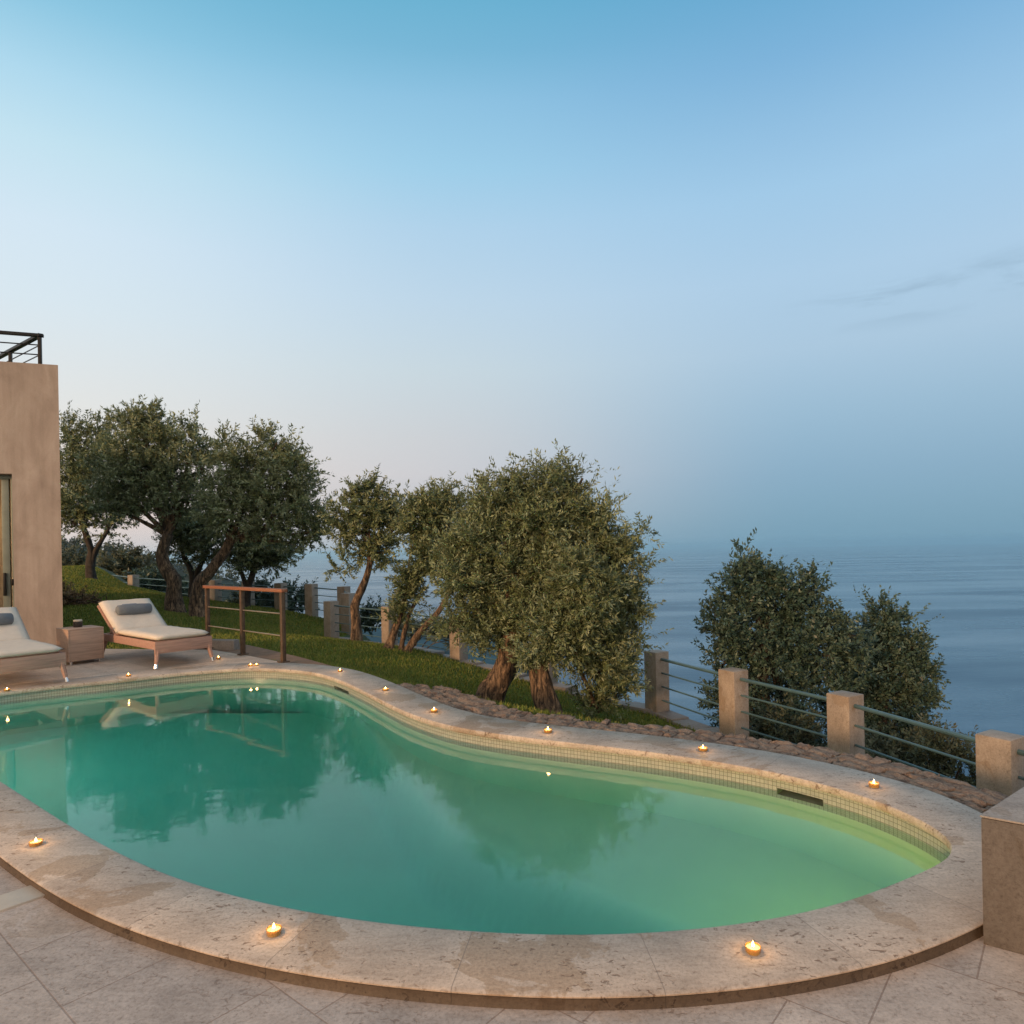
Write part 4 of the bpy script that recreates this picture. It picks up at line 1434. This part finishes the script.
# ------------------------------------------------------------------ tealight candles
m_amber, nt, b = mat_new('amber_glass')
b.inputs['Base Color'].default_value = (.75, .42, .12, 1); b.inputs['Roughness'].default_value = .15; b.inputs['Transmission Weight'].default_value = .6
m_tin = simple('tin_cup', (.6, .58, .55), .35, .9)
m_wax, nt, b = mat_new('candle_wax')
b.inputs['Base Color'].default_value = (.8, .62, .38, 1); b.inputs['Subsurface Weight'].default_value = .3; b.inputs['Subsurface Radius'].default_value = (.02, .01, .004); b.inputs['Roughness'].default_value = .5
m_flame, nt, b = mat_new('candle_flame')
b.inputs['Base Color'].default_value = (0, 0, 0, 1); b.inputs['Emission Color'].default_value = (1, .60, .20, 1); b.inputs['Emission Strength'].default_value = 26


def make_candle():
    root = empty('tealight_candle')
    mb = MB(); mb.lathe([(0, 0), (.027, 0), (.029, .004), (.030, .020), (.0285, .021), (.0275, .006), (0, .006)], n=20); mb.build('cup', m_amber, root)
    mb = MB(); mb.lathe([(0, .0065), (.0268, .0065), (.0268, .015), (.02, .0142), (0, .0138)], n=20); mb.build('wax', m_wax, root)
    mb = MB(); mb.tube([(0, 0, .0135), (.0005, 0, .02)], .0009, 6); mb.build('wick', m_black, root)
    mb = MB(); mb.lathe([(0, .017), (.0035, .019), (.005, .023), (.004, .029), (.0018, .035), (0, .039)], n=12); mb.build('flame', m_flame, root)
    ld = bpy.data.lights.new('candle_glow', 'POINT'); ld.energy = .24; ld.color = (1, .55, .2); ld.shadow_soft_size = .012
    lo = bpy.data.objects.new('candle_glow', ld); COL.objects.link(lo); lo.location = (0, 0, .056); lo.parent = root
    return root


cl = [(753, 952, 'lit tealight at the front right of the near coping, largest of all'),
      (274, 934, 'lit tealight on the near coping, front left of the pool'),
      (36, 845, 'lit tealight on the coping near the left picture edge'),
      (874, 787, 'lit tealight on the right coping in front of the third fence post'),
      (703, 750.5, 'lit tealight on the far coping in front of the second fence post'),
      (548, 732.5, 'lit tealight on the far coping below the gold lit olive trunk'),
      (434, 712, 'lit tealight on the far coping where the pool edge curves in'),
      (385.5, 690.5, 'lit tealight on coping beside the start of the rubble border'),
      (340, 671.5, 'lit tealight on the coping right of the iron railing'),
      (250.5, 666, 'smaller left flame of the two tealights under the iron railing'),
      (256.5, 665.5, 'right one of the two tealights under the iron railing'),
      (218.5, 659, 'lit tealight beside the foot of the second lounger'),
      (128.5, 676.5, 'lit tealight on the coping in front of the second lounger'),
      (7, 691, 'lit tealight on the far coping beside the cropped lounger')]
proto = None
for u, v, lab in cl:
    p = G(u, v, 0)
    if proto is None:
        proto = make_candle(); o = proto
    else:
        o = proto.copy(); COL.objects.link(o)
        for ch in proto.children:
            c = ch.copy(); COL.objects.link(c); c.parent = o
    o.location = (p.x, p.y, .001)
    k_ = random.uniform(.88, 1.12); o.scale = (k_, k_, random.uniform(.85, 1.2) * k_); o.rotation_euler = (0, 0, random.uniform(0, 6))
    tag(o, lab, 'candle', 'lit tealights on the coping')

# floor hatch in the terrace
hq = [G(u, v, -.05) for u, v in ((-14, 902), (15, 892), (28.5, 902), (0, 913))]
cc = sum(hq, Vector()) / 4
mb = MB()
mb.box((cc.x, cc.y, -.047), (.235, .155, .012), ga + math.pi / 2, .003)
o = mb.build('floor_hatch', m_hatch); tag(o, 'pale square lid set in the terrace at left edge', 'floor hatch')

# garden lights
for u, v, d, lab in ((165, 608.5, 12.6, 'small white garden spotlight on the lawn left of the twisted trunk'),):
    p = W(u, v, d); z = float(ground_z(p.x, p.y)[0])
    r_ = empty('garden_light', (p.x, p.y, z)); tag(r_, lab, 'garden light', 'garden spotlights')
    mb = MB(); mb.tube([(0, 0, -.05), (0, 0, .08)], .008, 6); mb.build('spike', m_black, r_)
    mb = MB(); mb.lathe([(0, .06), (.025, .065), (.034, .09), (.03, .115), (0, .125)], n=14); mb.build('lamp_head', m_white, r_)

# ------------------------------------------------------------------ sea, headland
SEA = -85.0
HAZE = 0.00015
m_sea, nt, b = mat_new('sea_water')
b.inputs['Base Color'].default_value = (.012, .045, .075, 1); b.inputs['Roughness'].default_value = .22; b.inputs['IOR'].default_value = 1.333
g1 = noise_n(nt, coord(nt, 'Object', (1 / 900, 1 / 170, 1), (0, 0, R(-6))), 1.0, 5, .55, .6)
g2 = noise_n(nt, coord(nt, 'Object', (1 / 260, 1 / 120, 1)), 1.0, 4, .55, .8)
lane = math_n(nt, 'ADD', math_n(nt, 'MULTIPLY', g1, .65), math_n(nt, 'MULTIPLY', g2, .35))
nt.links.new(ramp(nt, lane, [(.40, (.022, .082, .155)), (.50, (.05, .13, .21)), (.60, (.12, .21, .295))]), b.inputs['Base Color'])
nt.links.new(ramp(nt, lane, [(.38, (.33,) * 3), (.60, (.20,) * 3)]), b.inputs['Roughness'])
wv_ = noise_n(nt, coord(nt, 'Object', (1 / 9, 1 / 5, 1)), 1.0, 4, .6)
bump(nt, b, wv_, .22, 1.6)
n = 64
v = [(0, 200, SEA)]; f = []
rad = [60, 200, 500, 1200, 2500, 6000, 12000, 20000]
v = []
for r in rad:
    for k in range(n):
        a = 2 * math.pi * k / n
        v.append((r * math.cos(a), r * math.sin(a), SEA))
for a in range(len(rad) - 1):
    for k in range(n):
        f.append((a * n + k, a * n + (k + 1) % n, (a + 1) * n + (k + 1) % n, (a + 1) * n + k))
f.append(tuple(range(n))[::-1])
o = raw('sea', v, f, m_sea); tag(o, 'calm blue sea far below with faint wind lanes', 'sea', kind='structure')

# wooded headland at the left
hx = [(-40, 534), (20, 537), (60, 541), (90, 544), (110, 547), (130, 551), (150, 555), (170, 560), (200, 568), (230, 577), (255, 590), (285, 615), (300, 655)]
m_headland = simple('headland_ground', (0.03, 0.042, 0.028), .95, var=.4, scale=.05)
HD = 260
top = [W(u, v, HD) for u, v in hx]
nrow = 14; v = []; f = []
for p in top:
    for k in range(nrow):
        s = k / (nrow - 1)
        d = (s - .35) * 220
        zz = p.z - (abs(s - .35) ** 1.15) * 95
        v.append((p.x * (1 + d / HD * .3), p.y + d, max(SEA - 2, zz)))
for i in range(len(top) - 1):
    for k in range(nrow - 1):
        f.append((i * nrow + k, (i + 1) * nrow + k, (i + 1) * nrow + k + 1, i * nrow + k + 1))
hd = raw('headland', v, f, m_headland, smooth=60); tag(hd, 'dark wooded headland sloping down to the sea', 'headland', kind='structure')
# its wood: one mass
cen = []
for i in range(len(top) - 1):
    a = top[i]; b_ = top[i + 1]
    for _ in range(34):
        p = a.lerp(b_, random.random()); s = random.uniform(-.33, .1)
        d = s * 220; zz = p.z - abs(s) ** 1.15 * 95
        cen.append((Vector((p.x * (1 + d / HD * .3), p.y + d, zz - random.uniform(-.2, 1.2))), random.uniform(1.3, 2.8)))
w_ = foliage(cen, 60000, (1.1, .5), m_scrub, None, name='woodland', spray=1.6, per=14, tone_shift=-.1)
tag(w_, 'dense dark wood covering the headland', 'woodland', kind='stuff')

# the sea air that pales everything far away
m_haze, nt, b = mat_new('sea_haze')
nt.nodes.remove(b)
pv = nt.nodes.new('ShaderNodeVolumePrincipled'); pv.inputs['Color'].default_value = (.72, .93, 1, 1); pv.inputs['Anisotropy'].default_value = .75; pv.inputs['Density'].default_value = HAZE
nt.links.new(pv.outputs[0], nt.nodes['Material Output'].inputs['Volume'])
HB = 20600
v = [(x, y, z_) for z_ in (SEA - 4, 22) for x, y in ((-HB, -HB), (HB, -HB), (HB, HB), (-HB, HB))]
hz = raw('haze', v, [(3, 2, 1, 0), (4, 5, 6, 7), (0, 1, 5, 4), (1, 2, 6, 5), (2, 3, 7, 6), (3, 0, 4, 7)], m_haze)
tag(hz, 'thin bluish sea haze softening the horizon', 'haze', kind='stuff')

# ------------------------------------------------------------------ sky and light
SUN_AZ = Vector((-.60, -.80))      # where the warm light comes from
SUN_EL = R(12)
w = bpy.data.worlds.new('World'); scene.world = w; w.use_nodes = True
nt = w.node_tree
bg = nt.nodes['Background']
tc = nt.nodes.new('ShaderNodeTexCoord')
sp = nt.nodes.new('ShaderNodeSeparateXYZ'); nt.links.new(tc.outputs['Generated'], sp.inputs[0])


def srgb(r, g, b_):
    f_ = lambda c: (c / 255 / 12.92) if c / 255 <= .04045 else ((c / 255 + .055) / 1.055) ** 2.4
    return (f_(r), f_(g), f_(b_))


z = math_n(nt, 'MAXIMUM', sp.outputs['Z'], 0.0)
az = math_n(nt, 'DIVIDE', sp.outputs['X'], math_n(nt, 'MAXIMUM', math_n(nt, 'POWER', math_n(nt, 'ADD', math_n(nt, 'MULTIPLY', sp.outputs['X'], sp.outputs['X']), math_n(nt, 'MULTIPLY', sp.outputs['Y'], sp.outputs['Y'])), .5), 1e-4))
def sramp(stops):
    return ramp(nt, z, [(p_, srgb(*c_)) for p_, c_ in stops])


left = sramp([(0, (212, 206, 206)), (.05, (231, 212, 204)), (.11, (234, 222, 214)), (.18, (228, 228, 225)), (.30, (217, 231, 239)), (.38, (211, 230, 243)), (.455, (195, 226, 240)), (.51, (174, 216, 237)), (.566, (140, 198, 225)), (.64, (105, 178, 210)), (.8, (90, 150, 190)), (1, (80, 130, 175))])
midc = sramp([(0, (150, 171, 186)), (.05, (182, 187, 195)), (.11, (203, 202, 206)), (.16, (203, 206, 210)), (.255, (199, 214, 222)), (.344, (189, 213, 231)), (.425, (176, 209, 233)), (.487, (158, 205, 232)), (.551, (142, 194, 225)), (.592, (120, 182, 214)), (.63, (107, 177, 209)), (.8, (85, 145, 190)), (1, (80, 130, 175))])
right = sramp([(0, (112, 154, 179)), (.03, (118, 158, 183)), (.095, (134, 169, 194)), (.177, (153, 185, 208)), (.256, (170, 198, 220)), (.34, (172, 203, 228)), (.434, (160, 200, 230)), (.493, (145, 190, 224)), (.552, (125, 178, 217)), (.64, (95, 165, 205)), (.8, (85, 145, 190)), (1, (80, 130, 175))])


def mrange(x, a, b_):
    n = nt.nodes.new('ShaderNodeMapRange'); n.interpolation_type = 'SMOOTHSTEP'
    n.inputs['From Min'].default_value = a; n.inputs['From Max'].default_value = b_
    nt.links.new(x, n.inputs['Value']); return n.outputs[0]


c = mix(nt, mrange(az, -.62, -.05), left, midc)
c = mix(nt, mrange(az, -.15, .42), c, right)
# thin cloud streak low in the right of the sky
mp = nt.nodes.new('ShaderNodeMapping'); mp.inputs['Scale'].default_value = (5, 3, 26); mp.inputs['Rotation'].default_value = (0, R(14), 0)
nt.links.new(tc.outputs['Generated'], mp.inputs['Vector'])
cn = noise_n(nt, mp.outputs[0], 1.6, 5, .6, .5)
band = math_n(nt, 'MULTIPLY', mrange(sp.outputs['Z'], .255, .295), math_n(nt, 'SUBTRACT', 1.0, mrange(sp.outputs['Z'], .30, .335)))
band = math_n(nt, 'MULTIPLY', band, mrange(az, .34, .52))
cf = math_n(nt, 'MULTIPLY', math_n(nt, 'MULTIPLY', mrange(cn, .45, .7), band), .55)
c = mix(nt, cf, c, srgb(140, 168, 190))
# the physical dusk sky adds its glow
sky = nt.nodes.new('ShaderNodeTexSky'); sky.sky_type = 'NISHITA'; sky.sun_disc = False
sky.sun_elevation = SUN_EL; sky.sun_rotation = math.atan2(SUN_AZ.x, SUN_AZ.y); sky.air_density = 1.0; sky.dust_density = .5
c = mix(nt, .004, c, sky.outputs[0], 'ADD')
# warm fill glow added to the unseen sky behind and left of the camera
bk = mrange(math_n(nt, 'MULTIPLY', sp.outputs['Y'], -1.0), -.05, .6)
lowz = math_n(nt, 'SUBTRACT', 1.0, mrange(sp.outputs['Z'], .15, .9))
lf = math_n(nt, 'ADD', math_n(nt, 'MULTIPLY', math_n(nt, 'SUBTRACT', 1.0, mrange(sp.outputs['X'], -.7, .5)), .65), .35)
c = mix(nt, math_n(nt, 'MULTIPLY', math_n(nt, 'MULTIPLY', bk, lowz), lf), c, (2.15, 1.48, .92))
hi = mrange(sp.outputs['Z'], .66, .95)
c = mix(nt, math_n(nt, 'MULTIPLY', hi, .75), c, (.74, .68, .60))  # unseen overhead sky warmed too, as added fill light
nt.links.new(c, bg.inputs['Color']); bg.inputs['Strength'].default_value = 1.0

sd_ = bpy.data.lights.new('sun', 'SUN'); sd_.energy = 2.5; sd_.angle = R(6); sd_.color = (1, .60, .32)  # stands in for the warm wash of a terrace lamp out of view
so = bpy.data.objects.new('sun', sd_); COL.objects.link(so)
dv = Vector((SUN_AZ.x * math.cos(SUN_EL), SUN_AZ.y * math.cos(SUN_EL), math.sin(SUN_EL)))
so.rotation_euler = (-dv).to_track_quat('-Z', 'Y').to_euler()

scene.view_settings.view_transform = 'Standard'
scene.view_settings.look = 'None'
scene.view_settings.exposure = 0
scene.view_settings.gamma = 1
scene.cycles.use_denoising = True
scene.cycles.max_bounces = 10
scene.cycles.volume_bounces = 1
scene.cycles.transmission_bounces = 8
scene.cycles.transparent_max_bounces = 8
scene.cycles.caustics_refractive = True
scene.cycles.caustics_reflective = False
scene.cycles.sample_clamp_indirect = 4
